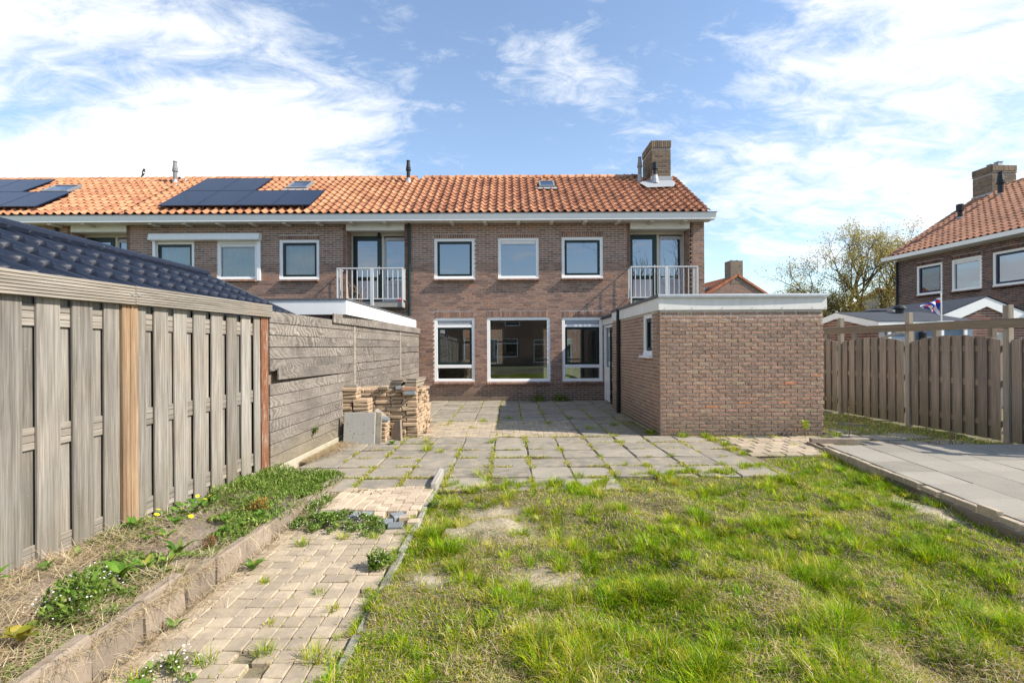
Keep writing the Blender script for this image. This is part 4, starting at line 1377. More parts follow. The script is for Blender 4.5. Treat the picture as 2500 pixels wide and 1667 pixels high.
for y0, y1 in ((1.90, 3.606), (3.766, 5.638)):
    for z in (0.235, 0.945, 1.69):
        r = MB(TL)
        for k in range(3): r.cbox(y0, y1, 0.001, 0.017, z + k * 0.0455, z + k * 0.0455 + 0.043, 0.003)
        r.build('fence_rail', 'grey_rail', lf)
p = MB(TL)
for k in range(4): p.cbox(3.61 + k * 0.039, 3.6445 + k * 0.039, -0.035 + 0.002 * (k % 2), 0.06, -0.1, 1.93, 0.005)
p.build('post', 'brown_post', lf, label='orange brown ribbed post')
p = MB(TL); p.cbox(5.642, 5.80, -0.03, 0.06, -0.1, 1.93, 0.004); p.build('post', 'red_post', lf, label='reddish worn corner post')
p = MB(TL); p.cbox(1.72, 1.88, -0.03, 0.06, -0.1, 1.93, 0.004); p.build('post', 'brown_post', lf)
for y0, z0, y1, z1 in ((1.7, 1.842, 3.694, 1.878), (3.70, 1.880, 5.83, 1.912)):
    r = MB(); grooved(r, (-2.87 + 0.036, y0, z0), (-2.87 + 0.036, y1, z1), 0.142, 0.03, 7, (1, 0, 0)); r.build('top_rail', 'grey_rail', lf)
k = MB(TL); k.cbox(3.77, 5.638, -0.014, 0.03, 0.0, 0.155, 0.004); k.build('kick_board', 'concrete_board', lf)
k = MB(TL)
for y in (3.662, 3.728): k.tube([(y, -0.070, 1.955), (y, -0.062, 1.955)], 0.012, 8)
k.build('bolt', 'hardware', lf)

# weathered horizontal plank fence
dx, dy = 0.25, 8.25
TP = frame((-2.85, 5.81, 0), math.atan2(dy, dx))
pf = thing('plank_fence', (-2.85, 5.81, 0), 'tall fence of weathered horizontal planks with swirling grain on a concrete footing', 'fence')
rg = random.Random(8)
pit = 0.1445
for (a, b) in ((0.0, 2.84), (2.96, 6.06), (6.18, 8.24)):
    for k in range(13):
        z0 = 0.115 + k * pit
        M = TP @ Matrix.Translation((0, rg.uniform(-.004, .004), 0)) @ Matrix.Rotation(rg.uniform(-.0012, .0012), 4, 'Y')
        q = MB()
        if a == 0.0 and k == 7:   # the plank that has come loose at its near end
            M = TP @ Matrix.Translation((2.84, 0, z0)) @ Matrix.Rotation(0.016, 4, 'Y') @ Matrix.Rotation(0.016, 4, 'Z') @ Matrix.Translation((-2.84, 0, -z0))
            q.cbox(0.10, 2.84, -0.034, -0.010, z0 - 0.004, z0 + pit - 0.006, 0.003, M=M)
        else:
            q.cbox(a, b, -0.024, 0.0, z0, z0 + pit - 0.007, 0.004, M=M)
        q.build('plank', 'swirl_plank', pf)
for u in (2.845, 6.065):
    q = MB(TP); q.cbox(u, u + 0.11, -0.034, 0.06, 0.11, 1.985, 0.004); q.build('post', 'grey_rail', pf)
q = MB(TP); q.cbox(1.87, 8.25, -0.062, -0.036, 1.935, 2.085, 0.004); q.build('cap_plank', 'swirl_plank', pf)
q = MB(TP); q.cbox(-0.01, 8.24, -0.04, 0.03, -0.12, 0.11, 0.006); q.build('concrete_footing', 'concrete_board', pf)
q = MB(TP); q.box(0.0, 8.24, 0.03, 0.045, 0.12, 1.95); q.build('backing', 'brown_board', pf)

# brown arched board fence (right)
A0, B0 = Vector((7.53, 12.45)), Vector((8.02, 5.4))
TB = frame((A0.x, A0.y, 0), math.atan2(B0.y - A0.y, B0.x - A0.x))
bf = thing('arched_fence', (7.7, 9.5, 0), 'brown fence of vertical boards with arched tops, tall posts and a ribbed beam', 'fence')
rg = random.Random(15)
posts = [-0.59, 1.19, 2.96, 4.73, 6.50]
for u in posts:
    q = MB(TB); q.cbox(u - 0.045, u + 0.045, -0.055, 0.04, -0.1, 2.16, 0.005); q.build('post', 'pale_post', bf)
for a, b in zip(posts, posts[1:]):
    a += 0.047; b -= 0.047
    n = 8
    pt = (b - a) / n
    arch = lambda u: 1.60 + 0.105 * math.sin(math.pi * (u - a) / (b - a)) ** 0.8 if a < u < b else 1.585
    for back in (1, 0):
        for k in range(n):
            u0 = a + k * pt + (0.012 if not back else -0.095)
            u1 = u0 + 0.14
            if back and k == 0: u0 = a
            u1 = min(u1, b)
            y0 = 0.013 if back else -0.022
            M = TB @ Matrix.Translation((0, rg.uniform(-.003, .003), 0))
            q = MB(M)
            zA, zB = arch(u0 + 0.001) , arch(u1 - 0.001)
            j = rg.uniform(-.008, .008)
            q.add([(u0, y0, 0.01), (u1, y0, 0.01), (u1, y0 + .018, 0.01), (u0, y0 + .018, 0.01), (u0, y0, zA + j), (u1, y0, zB + j), (u1, y0 + .018, zB + j), (u0, y0 + .018, zA + j)],
                  [(0, 3, 2, 1), (4, 5, 6, 7), (0, 1, 5, 4), (1, 2, 6, 5), (2, 3, 7, 6), (3, 0, 4, 7)])
            q.build('board', 'brown_board', bf)
    for z in (0.22, 0.86, 1.42):
        q = MB(TB); q.cbox(a, b, -0.003, 0.012, z, z + 0.105, 0.003); q.build('fence_rail', 'rail_brown', bf)
nrm = (TB.to_3x3() @ Vector((0, -1, 0)))
for u0, u1 in ((-0.65, 2.957), (2.963, 6.6)):
    p0 = TB @ Vector((u0, -0.056, 1.80)); p1 = TB @ Vector((u1, -0.056, 1.80))
    q = MB(); grooved(q, p0, p1, 0.145, 0.032, 7, nrm); q.build('top_beam', 'rail_brown', bf)
# posts and a rail of the garden beyond
rg = random.Random(16)
bf2 = thing('timber_frame', (8.8, 9.6, 0), 'pale timber posts with a sloping board standing behind the arched fence', 'trellis')
for x, y in ((8.35, 11.9), (8.45, 10.35), (8.6, 9.9), (8.75, 8.9), (8.4, 13.0)):
    q = MB(); q.cbox(x, x + .09, y, y + .09, -0.1, 1.86 + rg.uniform(-.03, .03), 0.004); q.build('post', 'pale_post', bf2)
q = MB(); q.prism([(8.30, 1.60), (9.2, 1.84), (9.2, 1.90), (8.30, 1.66)], 'y', 11.3, 11.34); q.build('sloping_board', 'pale_post', bf2)
q = MB(); q.cbox(8.2, 12.5, 8.3, 8.34, 1.0, 1.62, 0.004); q.build('low_board', 'pale_post', bf2)

# ------------------------------------------------------------------ paving
def pieces(parent, name, mat, items, size, nvar=5, jz=0.004, tilt=0.006, c=0.006, jit=0.003, seed=1, shear=None):
    """separate slabs or pavers: items are (x, y, ztop, rotz[, sx, sy]); alike pieces share mesh data"""
    rg = random.Random(seed)
    ms = []
    for i in range(nvar):
        mb = MB(shear)
        mb.cbox(-size[0] / 2, size[0] / 2, -size[1] / 2, size[1] / 2, -size[2], 0, c, jit=jit, rg=rg)
        ms.append(mb.mesh(name, mat))
    for it in items:
        x, y, z, r = it[:4]
        link(name, rg.choice(ms), parent, (x, y, z + rg.uniform(-jz, jz)), (rg.uniform(-tilt, tilt), rg.uniform(-tilt, tilt), r + rg.uniform(-tilt, tilt)),
             (it[4], it[5], 1) if len(it) > 4 else None)


rg = random.Random(2)
slabs = []
for j in range(6):
    y = 5.31 + 0.523 * (j + .5)
    for k in range(-6, 6):
        x = 0.26 + 0.5 * (k + .5)
        if x > 1.2 and j == 0: continue
        if x > 2.9 and j == 1 and False: continue
        slabs.append((x, y, 0.0, 0, 1, 1.04))
for j in range(8):
    y = 10.28 + 0.48 * (j + .5)
    for k in range(-6, 5):
        x = 0.26 + 0.5 * (k + .5)
        if x > 2.62: continue
        slabs.append((x, y, 0.0, 0, 1, 0.965))
for j in range(4):
    for k in range(2, 5):
        x = 0.26 + 0.5 * (k + .5)
        y = 8.46 + 0.455 * (j + .5)
        if x < 2.5: slabs.append((x, y, 0.0, 0, 1, 0.91))
pieces(PATIO, 'slab', 'grey_slab', slabs, (0.474, 0.474, 0.05), 8, 0.008, 0.016, 0.008, 0.007)
tan = []
for j in range(16):
    y = 8.47 + 0.111 * (j + .5)
    for k in range(-1, 13):
        x = -1.62 + 0.212 * (k + (0.5 if j % 2 else 0)) + .105
        if -1.62 < x < 1.2: tan.append((x, y, 0.0, 0))
pieces(PATIO, 'paver', 'tan_paver', tan, (0.203, 0.102, 0.06), 5, 0.004, 0.012)
tan = []
for j in range(7):
    y = 6.92 + 0.203 * (j + .5)
    for k in range(8):
        x = 3.40 + 0.252 * (k + (0.5 if j % 2 else 0)) + .12
        if x < 5.25 - 0.1 * (6 - j) * 0.5 and not (j > 5 and rg.random() < .3): tan.append((x, y, 0.012, 0))
pieces(SIDE, 'paver', 'tan_paver', tan, (0.24, 0.19, 0.06), 5, 0.008, 0.02, 0.01)
flat = [(5.7, 8.3, 0.0, .1), (6.1, 8.9, 0.0, -.1), (6.25, 8.2, 0.0, .05), (6.8, 8.4, 0.0, 0), (6.4, 7.75, 0, 0), (7.0, 7.8, 0, .1), (5.8, 7.7, 0, 0)]
pieces(SIDE, 'slab', 'grey_slab', flat, (0.52, 0.42, 0.05), 3, 0.008, 0.02)
# small square pavers of the path
lo, up = [], []
pt = 0.1045
for j in range(22):
    y = 4.20 - pt * (j + .5)
    off = rg.uniform(-0.012, 0.012)
    k = 0
    while k < 10:
        x = -1.905 + pt * (k + .5) + off
        if rg.random() < 0.05 and k < 9:
            lo.append((x + pt / 2, y, 0.0, 0, 2.04, 1)); k += 2
        else:
            if not (rg.random() < 0.02): lo.append((x, y, 0.0, 0))
            k += 1
pieces(PATH, 'paver', 'tan_paver', lo, (0.1015, 0.1015, 0.06), 8, 0.003, 0.014, 0.006, 0.0025, 5)
for j in range(7):
    y = 4.60 + pt * (j + .5) * 0.99
    for k in range(9):
        x = -1.80 + pt * (k + .5) + 0.004 * j + 0.02
        up.append((x, y, 0.035 + 0.012 * math.sin(k * .8 + j * .5), 0))
for k, j in ((8, -1), (7.6, -2), (8.6, -3), (5.2, -1.3)): up.append((-1.80 + pt * (k + .5), 4.60 + pt * (j + .5), 0.03, rg.uniform(-.2, .2)))
pieces(PATH, 'paver', 'pink_paver', up, (0.1015, 0.1015, 0.07), 8, 0.004, 0.03, 0.006, 0.003, 6)
bl = [(-1.69 + 0.205 * k, 4.545, 0.025, 0) for k in range(3)] + [(-1.02, 4.47, 0.03, 0.6, .6, 1.2), (-1.09, 4.32, 0.03, 0.2, .6, 1.2), (-0.99, 4.24, 0.03, .1, .6, 1.2)]
pieces(PATH, 'paver', 'blue_paver', bl, (0.2, 0.1, 0.07), 4, 0.006, 0.04, 0.008, 0.004, 7)
# edging stones along the bed and along the path
y = 1.5
while y < 5.62:
    l = rg.uniform(0.28, 0.42)
    top = float(np.clip(0.03 + (5.6 - y) * 0.042, 0.02, 0.17)) + rg.uniform(0.015, 0.055)
    e = MB(); e.cbox(-0.035, 0.035, 0.006, l - 0.006, -0.25, top, 0.012, jit=0.006, M=Matrix.Translation((-1.975 + rg.uniform(-.012, .012), y, 0)) @ Matrix.Rotation(rg.uniform(-.03, .03), 4, 'Z') @ Matrix.Rotation(rg.uniform(-.08, .02), 4, 'Y'))
    e.build('edging_stone', 'edging_stone', PATH)
    y += l
y = 1.6
while y < 5.6:
    l = 0.52 if y < 4.9 else 0.66
    top = 0.022 if y < 4.9 else 0.10
    e = MB(); e.cbox(-0.03, 0.03, 0.005, l - 0.005, -0.2, top, 0.012, jit=0.006, M=Matrix.Translation((-0.815, y, 0)) @ Matrix.Rotation(rg.uniform(-.02, .02), 4, 'Z'))
    e.build('kerb_stone', 'kerb_grey', PATH)
    y += l
# raised slab platform on the right
PD = Vector((-0.41, -3.17)) / 3.17
plat = thing('slab_platform', (4.59, 7.17, 0), 'raised terrace of pale grey slabs beyond the lawn', 'terrace')
plat['kind'] = 'structure'
mb = MB(); mb.prism([(4.62, 7.15), (9.5, 7.15), (9.5 + PD.x * 9, 7.15 - 9), (4.62 + PD.x * 9, 7.15 - 9)], 'z', -0.1, 0.045); mb.build('sand_bed', 'joint_sand', plat)
SHE = Matrix(((1, -PD.x, 0, 0), (0, 1, 0, 0), (0, 0, 1, 0), (0, 0, 0, 1)))
it = []
for j in range(14):
    y = 7.16 - 0.503 * (j + .5)
    for k in range(9):
        x = 4.62 + PD.x * (7.17 - y) + 0.503 * (k + .5)
        if x < 8.4: it.append((x, y, 0.09, 0))
pieces(plat, 'slab', 'pale_slab', it, (0.497, 0.497, 0.05), 6, 0.0025, 0.003, 0.004, 0.002, 9, SHE)
it = []
y = 7.12
while y > 2.2:
    l = 0.21
    it.append((4.555 + PD.x * (7.17 - y), y - l / 2, 0.088 + (0.03 if abs(y - 4.5) < .12 else 0), math.atan2(PD.y, PD.x) + math.pi / 2))
    y -= l + 0.008 + (0.05 if rg.random() < .12 else 0)
pieces(plat, 'edge_paver', 'tan_paver', it, (0.06, 0.205, 0.14), 5, 0.008, 0.02, 0.006)


def timber(p0, p1, wd, h, z, label, mat='timber_edge', group='timber edging of the lawn'):
    p0, p1 = Vector(p0), Vector(p1)
    d2 = p1 - p0
    t = MB(frame((p0.x, p0.y, z), math.atan2(d2.y, d2.x)))
    t.cbox(0, d2.length, -wd / 2, wd / 2, 0, h, 0.006, jit=0.004)
    return t.build_at('edging_timber', mat, (p0.x, p0.y, z), label, 'timber', group)


o0, o1 = Vector((4.67, 7.7)), Vector((4.11, 3.94))
dd = (o1 - o0)
for i, (a, b, lab) in enumerate(((0.0, 0.33, 'farthest'), (0.335, 0.72, 'middle'), (0.725, 1.5, 'nearest'))):
    timber(o0 + dd * a, o0 + dd * b, 0.05, 0.14, -0.10, f'{lab} of the low weathered timbers along the right side of the lawn')
for i, (a, b, lab) in enumerate(((0.03, 0.52, 'far'), (0.525, 1.5, 'near'))):
    timber(o0 + dd * a + Vector((.10, 0.01)), o0 + dd * b + Vector((.10, 0.01)), 0.035, 0.13, -0.09, f'{lab} thin dark strip beside the slab terrace edge')
timber((4.72, 7.72), (5.42, 7.66), 0.09, 0.09, 0.0, 'short loose beam lying across the far corner of the slab terrace', 'edging_stone', 'loose pieces')

# ------------------------------------------------------------------ pile of pavers and slabs
rg = random.Random(33)
PM = []
for i in range(10):
    mb = MB(); mb.cbox(-0.5, 0.5, -0.5, 0.5, -0.5, 0.5, 0.09, jit=0.05, rg=rg); PM.append(mb)
def pile_mesh(L, W, H):
    ms = []
    for i in range(6):
        mb = MB(); mb.cbox(-L / 2, L / 2, -W / 2, W / 2, -H / 2, H / 2, 0.010, jit=0.005, rg=rg); ms.append(mb.mesh('paver', 'stack_paver'))
    return ms
PL = pile_mesh(0.255, 0.125, 0.057)
PS = pile_mesh(0.19, 0.125, 0.057)
LBL = 'tan paver in the big rough stack against the plank fence'
ORD = ['bottom', 'second', 'third', 'fourth', 'fifth', 'sixth', 'seventh', 'eighth', 'ninth', 'tenth', 'eleventh', 'twelfth', 'thirteenth', 'fourteenth']
NTH = ['first', 'second', 'third', 'fourth', 'fifth', 'sixth', 'seventh', 'eighth', 'ninth', 'tenth']
def paver(ms, x, y, z, rz=0.0, label=LBL, group='pavers in the big stack'):
    o = link('paver', rg.choice(ms), None, (x, y, z), (rg.uniform(-.025, .025), rg.uniform(-.035, .035), rz + rg.uniform(-.07, .07)))
    return setp(o, label, 'paver', group)
ch_ = 0.0635
for c in range(13):
    z = 0.03 + ch_ * c
    x = -1.60 - (0.13 if c % 2 else 0.26) / 2
    # front face, leaning back a little with height
    y = 8.53 + 0.004 * c
    right = -1.595 + rg.uniform(-.012, .012)
    x = right
    first = True
    i = 0
    while x > (-2.72 if c > 6 else -2.45):
        Ls, ms = (0.19, PS) if ((c + int(first)) % 2 and first) or rg.random() < .2 else (0.255, PL)
        paver(ms, x - Ls / 2, y + rg.uniform(-.022, .022), z, 0, f'tan paver in the big stack front, {ORD[c]} row up, {NTH[i]} from the right')
        x -= Ls + 0.012
        first = False
        i += 1
    # right-hand face
    yy = 8.53 + 0.075 + (0.06 if c % 2 else 0.0)
    i = 0
    while yy < 9.75 - 0.012 * c:
        Ls, ms = (0.255, PL) if rg.random() < .7 else (0.19, PS)
        if c < 11 or yy < 9.3: paver(ms, -1.66 + rg.uniform(-.022, .03) + (0.02 if yy > 9.1 else 0), yy + Ls / 2, z, R(90), f'tan paver in the sunlit stack side, {ORD[c]} row up, {NTH[i]} from the front')
        i += 1
        yy += Ls + 0.012
for i in range(5):
    for j in range(4):
        paver(PL, -2.6 + 0.265 * i * 0.9, 8.72 + 0.19 * j, 0.03 + ch_ * 12, R(90) * (i % 2), f'tan paver topping the big stack, {NTH[i]} from the fence, {NTH[j]} row back')
# left column standing against the fence, stepped down to the right
for c in range(14):
    z = 0.03 + ch_ * c
    wide = 2 if c < 11 else 1
    if c >= 11: xs = [-2.66]
    else: xs = [-2.70, -2.49 + (0.10 if c < 7 else 0.03)]
    for x in xs:
        paver(PL if c >= 11 or x > -2.6 else PS, x + rg.uniform(-.015, .015), 8.19 + rg.uniform(-.018, .018), z, 0, f'tan paver in the stepped column front, {ORD[c]} row up, {"left" if x < -2.6 else "right"} one', 'pavers in the stepped column')
        paver(PL, x, 8.33, z, 0, f'tan paver in the stepped column rear, {ORD[c]} row up, {"left" if x < -2.6 else "right"} one', 'pavers in the stepped column')
# small heap in front
for c in range(5):
    for x in (-2.12, ):
        paver(PS, x + rg.uniform(-.012, .012), 8.10, 0.03 + ch_ * c, 0, f'front paver of the small heap beside the leaning slab, {ORD[c]} row up', 'pavers of the small heap')
        paver(PS, x + rg.uniform(-.012, .012), 8.24, 0.03 + ch_ * c, 0, f'rear paver of the small heap beside the leaning slab, {ORD[c]} row up', 'pavers of the small heap')
b = MB(Matrix.Translation((-2.10, 8.14, 0.36)) @ Matrix.Rotation(0.25, 4, 'Y') @ Matrix.Rotation(0.3, 4, 'X')); b.cbox(-.11, .10, -.07, .08, -.03, .03, .012, jit=.018); b.build_at('broken_slab', 'blue_paver', (-2.10, 8.14, .33), 'grey broken chunk lying on the small heap of pavers', 'broken slab')
b = MB(Matrix.Translation((-2.17, 8.36, 0.40)) @ Matrix.Rotation(0.65, 4, 'Y')); b.cbox(-.14, .14, -.10, .10, -.018, .018, .004, jit=.006); b.build_at('broken_slab', 'pale_slab', (-2.17, 8.36, .30), 'pale broken slab leaning at a slant behind the small heap', 'broken slab')


def lean(name, cx, cy, wdt, h, t, back, mat, label, tilt=0.0, skew=None):
    """slab standing on its lower edge, leaning back"""
    M = Matrix.Translation((cx, cy, 0.0)) @ Matrix.Rotation(tilt, 4, 'Z') @ Matrix.Rotation(-back, 4, 'X')
    m = MB(M)
    if skew: m.prism(skew, 'y', 0, t)
    else: m.cbox(-wdt / 2, wdt / 2, 0, t, 0.0, h, 0.006, jit=0.004)
    return m.build_at(name, mat, (cx, cy, 0), label, 'slab')


lean('leaning_slab', -2.41, 7.84, 0.50, 0.51, 0.045, 0.14, 'pitted_slab', 'square concrete slab with dark pits leaning on the paver stack')
lean('leaning_slab', -2.33, 7.92, 0.50, 0.50, 0.045, 0.16, 'grey_slab', 'plain grey slab leaning just behind the pitted slab')
lean('leaning_slab', -1.90, 8.20, 0.2, 0.3, 0.045, 0.22, 'edging_stone', 'broken pointed slab propped against the foot of the big stack', -0.5, [(-.10, 0.0), (.11, 0.0), (.03, .34), (-.07, .30), (-.13, .18)])
# odds and ends lying on top
def loose(x, y, z, lx, ly, lz, rz, mat, label, name='loose_slab', cat='slab', rx=0.0, group=None):
    m = MB(Matrix.Translation((x, y, z)) @ Matrix.Rotation(rz, 4, 'Z') @ Matrix.Rotation(rx, 4, 'X')); m.cbox(-lx / 2, lx / 2, -ly / 2, ly / 2, 0, lz, 0.004, jit=0.003)
    return m.build_at(name, mat, (x, y, z), label, cat, group)
zt = 0.03 + ch_ * 12.5
for k in range(4): loose(-1.97 + 0.01 * k, 8.88 - 0.012 * k, zt + 0.045 + 0.032 * k, 0.20, 0.62, 0.028, -0.10 + 0.03 * k, 'edging_stone' if k % 2 else 'concrete_board', ['lowest', 'second lowest', 'second highest', 'topmost'][k] + ' long thin tile in the left pile on top of the stack', 'thin_tile', 'tile', group='thin tiles on top')
for k in range(5): loose(-1.70 + 0.008 * k, 8.80, zt + 0.03 + 0.031 * k, 0.20, 0.55, 0.027, -0.05 - 0.02 * k, 'concrete_board' if k % 2 else 'edging_stone', ['lowest', 'second lowest', 'middle', 'second highest', 'topmost'][k] + ' long thin tile in the right pile on top of the stack', 'thin_tile', 'tile', group='thin tiles on top')
loose(-1.72, 8.47, zt - 0.018, 0.25, 0.13, 0.055, 0.0, 'red_paver', 'reddish paver jutting out at the top right of the stack', 'loose_paver', 'paver')
loose(-1.71, 8.46, zt - 0.085, 0.20, 0.14, 0.06, 0.02, 'blue_paver', 'blue grey rounded paver jutting out under the reddish one', 'loose_paver', 'paver')
loose(-2.18, 8.50, zt + 0.0, 0.17, 0.12, 0.045, 0.0, 'edging_stone', 'pale ribbed piece lying on the front edge of the stack', 'loose_paver', 'paver')
loose(-1.92, 8.55, zt + 0.0, 0.13, 0.13, 0.05, 0.3, 'blue_paver', 'small grey chipped block in the gap on top of the stack', 'loose_paver', 'paver')
loose(-2.62, 8.22, 0.03 + ch_ * 13.5, 0.16, 0.12, 0.05, 0.1, 'pale_slab', 'pale broken piece on top of the stepped column', 'loose_paver', 'paver')
loose(-1.47, 8.95, 0.0, 0.10, 0.09, 0.05, 0.3, 'stack_paver', 'half paver lying on the ground right of the stack', 'loose_paver', 'paver')

# ------------------------------------------------------------------ neighbouring house on the right
TH = R(-86.3)
HO = Vector((16.3, 20.6, 0))
TN = frame(HO, TH)
rh = thing('neighbour_house', (16.3, 20.6, 0), 'dark brick house on the right with blue window sashes behind the fence', 'house')
nw = [(0.89, 1.98, 3.49, 4.66, dict(sash='blue_paint', curtain=True, glassm='window_glass')), (2.35, 3.44, 3.49, 4.66, dict(sash=None, kind='ventstrip')), (3.80, 5.6, 3.49, 4.66, dict(sash='blue_paint'))]
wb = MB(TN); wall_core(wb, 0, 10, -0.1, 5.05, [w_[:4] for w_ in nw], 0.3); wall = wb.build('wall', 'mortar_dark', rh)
wb = MB(TN); wb.box(0.002, 9.99, 0.9, 1.0, -0.1, 5.0); wb.box(0.002, 9.99, 0.302, 0.9, 2.6, 2.8); wb.build('interior', 'interior_wall', rh)
wb = MB(TN)
wb.prism([(0.302, -0.1), (8.6, -0.1), (8.6, 5.0), (4.45, 7.8), (0.302, 5.2)], 'x', -0.001, 0.2)
wb.build('gable_wall', 'dark_brick', rh)
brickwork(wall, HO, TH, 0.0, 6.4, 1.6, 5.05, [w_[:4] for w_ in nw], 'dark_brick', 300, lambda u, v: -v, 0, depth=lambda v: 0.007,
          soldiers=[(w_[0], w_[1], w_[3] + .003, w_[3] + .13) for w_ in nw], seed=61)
for w_ in nw: window(rh, TN, *w_[:4], sillmat='dark_brick', **w_[4])
a2 = R(32.3)
EV = (-0.42, 5.19)
T_ = TN @ Matrix(((1, 0, 0, 0), (0, math.cos(a2), -math.sin(a2), EV[0]), (0, math.sin(a2), math.cos(a2), EV[1]), (0, 0, 0, 1)))
SL = 5.35
m = MB(T_); m.add([(-0.12, 0, -0.03), (9, 0, -0.03), (9, SL, -0.03), (-0.12, SL, -0.03)], [(0, 1, 2, 3)])
roof = m.build('roof', 'under_roof', rh)
tiled_roof(roof, -0.13, 33, 18, T_, 'far_roof_tile', 300, pick=lambda u, s: u * 0.6 + 0.02 * s if u < 6.5 else 99, seed=62)
rp = TN @ Vector((0, EV[0] + SL * math.cos(a2), EV[1] + SL * math.sin(a2) - 0.02))
ridge_tiles(roof, -0.1, 8, Matrix.Translation(rp) @ Matrix.Rotation(TH, 4, 'Z'), 'far_roof_tile')
m = MB(TN); m.prism([(-0.56, 5.03), (-0.57, 5.175), (-0.42, 5.185), (-0.36, 5.03)], 'x', -0.2, 9.5); m.box(-0.15, 9.5, -0.36, -0.004, 5.05, 5.08); m.build('gutter', 'white_paint', rh)
m = MB(TN); m.tube([(0.03, -0.07, 5.0), (0.03, -0.07, 0.0)], 0.04, 10); m.build('downpipe', 'black_plastic', rh)
cO = TN @ Vector((0, 0, 0))
m = MB(TN); m.box(-0.06, 0.72, 3.45, 4.50, 6.3, 8.84); ch = m.build('chimney', 'mortar_dark', rh)
for (o, th, u0, u1) in ((TN @ Vector((0, 3.45, 0)), TH, -0.06, 0.72), (TN @ Vector((0.72, 3.45, 0)), TH + R(90), 0, 1.05), (TN @ Vector((-0.06, 4.5, 0)), TH - R(90), 0, 1.05)):
    brickwork(ch, o, th, u0, u1, 6.6, 8.55, [], 'chimney_brick', seed=71, rough=1, depth=lambda v: .01)
    brickwork(ch, o, th, u0 - .015, u1 + .015, 8.55, 8.87, [], 'chimney_brick', seed=72, rough=1, depth=lambda v: .035, soldiers=[(u0 - .015, u1 + .015, 8.63, 8.86)])
m = MB(TN)
for u in (0.2, 0.5):
    for k in range(4): m.box(u - .1 + k * .05, u - .08 + k * .05, 3.9, 4.1, 8.84, 9.06)
    m.box(u - .12, u + .1, 3.88, 4.12, 9.06, 9.08)
m.build('chimney_cowl', 'zinc', ch)
m = MB(TN); m.cbox(-0.10, 0.76, 3.40, 4.0, 6.95, 7.75, 0.01); m.build('lead_flashing', 'lead', ch)
p = TN @ Vector((1.35, 3.1, 0)); flue(rh, p.x, p.y, 7.42, 8.35, 'black_plastic', 0.09)
p = TN @ Vector((1.0, 1.75, 0)); flue(rh, p.x, p.y, 6.55, 7.15, 'black_plastic', 0.10, 'cap')

# two sheds with white barge boards
s1 = thing('gabled_shed', (12.1, 12.5, 0), 'brick shed with a white gabled front, at the right edge behind the arched fence', 'shed')
T_ = frame((12.1, 12.5, 0))
gsp = lambda a, b: [(-(2.72 - b) / .40 if b > 2.2 else -1.35, (2.72 - b) / .40 if b > 2.2 else 1.35)]
m = MB(T_); m.prism([(-1.35, -0.1), (1.35, -0.1), (1.35, 2.17), (0, 2.70), (-1.35, 2.17)], 'y', 0, 0.15); wall = m.build('wall', 'mortar', s1)
brickwork(wall, (12.1, 12.5, 0), 0, -1.34, 1.34, 0.9, 2.62, [(0.12, 0.52, 1.52, 1.84)], 'shed_brick', 150, lambda u, v: -v, 0, depth=lambda v: .006, span=lambda a, b: [(max(-1.34, -(2.66 - b) / .393), min(1.34, (2.66 - b) / .393))], seed=81)
window(s1, T_, 0.12, 0.52, 1.52, 1.84, sash=None, sill=False)
m = MB(T_)
for sg in (-1, 1):
    m.prism([(0, 2.74), (sg * 1.45, 2.16), (sg * 1.45, 1.98), (sg * 1.1, 2.02), (0, 2.50)][::sg], 'y', -0.06, -0.015)
m.build('barge_board', 'white_paint', s1)
m = MB(T_)
for sg in (-1, 1): m.add([(0, -0.08, 2.765), (sg * 1.5, -0.08, 2.165), (sg * 1.5, 3, 2.165), (0, 3, 2.765)], [(0, 1, 2, 3)[::sg]])
m.build('roof', 'bitumen', s1)
m = MB(T_); m.cbox(-1.30, -1.0, -0.30, -0.27, 1.96, 2.0, 0.004); m.build('lamp_arm', 'black_plastic', s1)

s2 = thing('low_shed', (8.8, 13.1, 0), 'low shed with a dark flat sloped roof, white gable trim and blue grey side', 'shed')
T_ = frame((8.75, 14.6, 0), R(-90))
m = MB(T_); m.prism([(0.05, -0.1), (2.95, -0.1), (2.95, 2.05), (1.5, 2.36), (0.05, 2.05)], 'y', 0.01, 0.15); wall = m.build('wall', 'mortar', s2)
brickwork(wall, (8.75, 14.6, 0), R(-90), 0.05, 2.95, 1.4, 2.32, [], 'shed_brick', 60, lambda u, v: -v, 0, depth=lambda v: .0, span=lambda a, b: [(max(.05, 1.5 - (2.34 - b) / .21), min(2.95, 1.5 + (2.34 - b) / .21))], seed=82)
m = MB(T_)
m.prism([(1.5, 2.40), (0.0, 2.09), (0.0, 1.93), (1.5, 2.24)][::-1], 'y', -0.05, -0.01); m.prism([(1.5, 2.40), (3.0, 2.09), (3.0, 1.93), (1.5, 2.24)], 'y', -0.05, -0.01)
m.build('barge_board', 'white_paint', s2)
m = MB(); m.cbox(8.70, 11.0, 11.575, 11.60, 1.95, 2.09, 0.003); m.build('fascia', 'white_paint', s2)
m = MB(); m.add([(8.68, 11.56, 2.10), (11.0, 11.56, 2.10), (11.0, 13.1, 2.415), (8.68, 13.1, 2.415), (8.68, 14.62, 2.10), (11.0, 14.62, 2.10)], [(0, 1, 2, 3), (3, 2, 5, 4)]); m.build('roof', 'bitumen', s2)
m = MB(); m.box(8.9, 10.99, 11.65, 11.7, -0.1, 1.95); m.build('side_wall', 'blue_grey_wall', s2)
m = MB(); m.box(8.95, 9.02, 11.60, 11.645, 0, 1.95); m.box(10.2, 10.27, 11.60, 11.645, 0, 1.95); m.box(10.75, 10.82, 11.60, 11.645, 0, 1.95); m.build('side_trim', 'white_paint', s2)
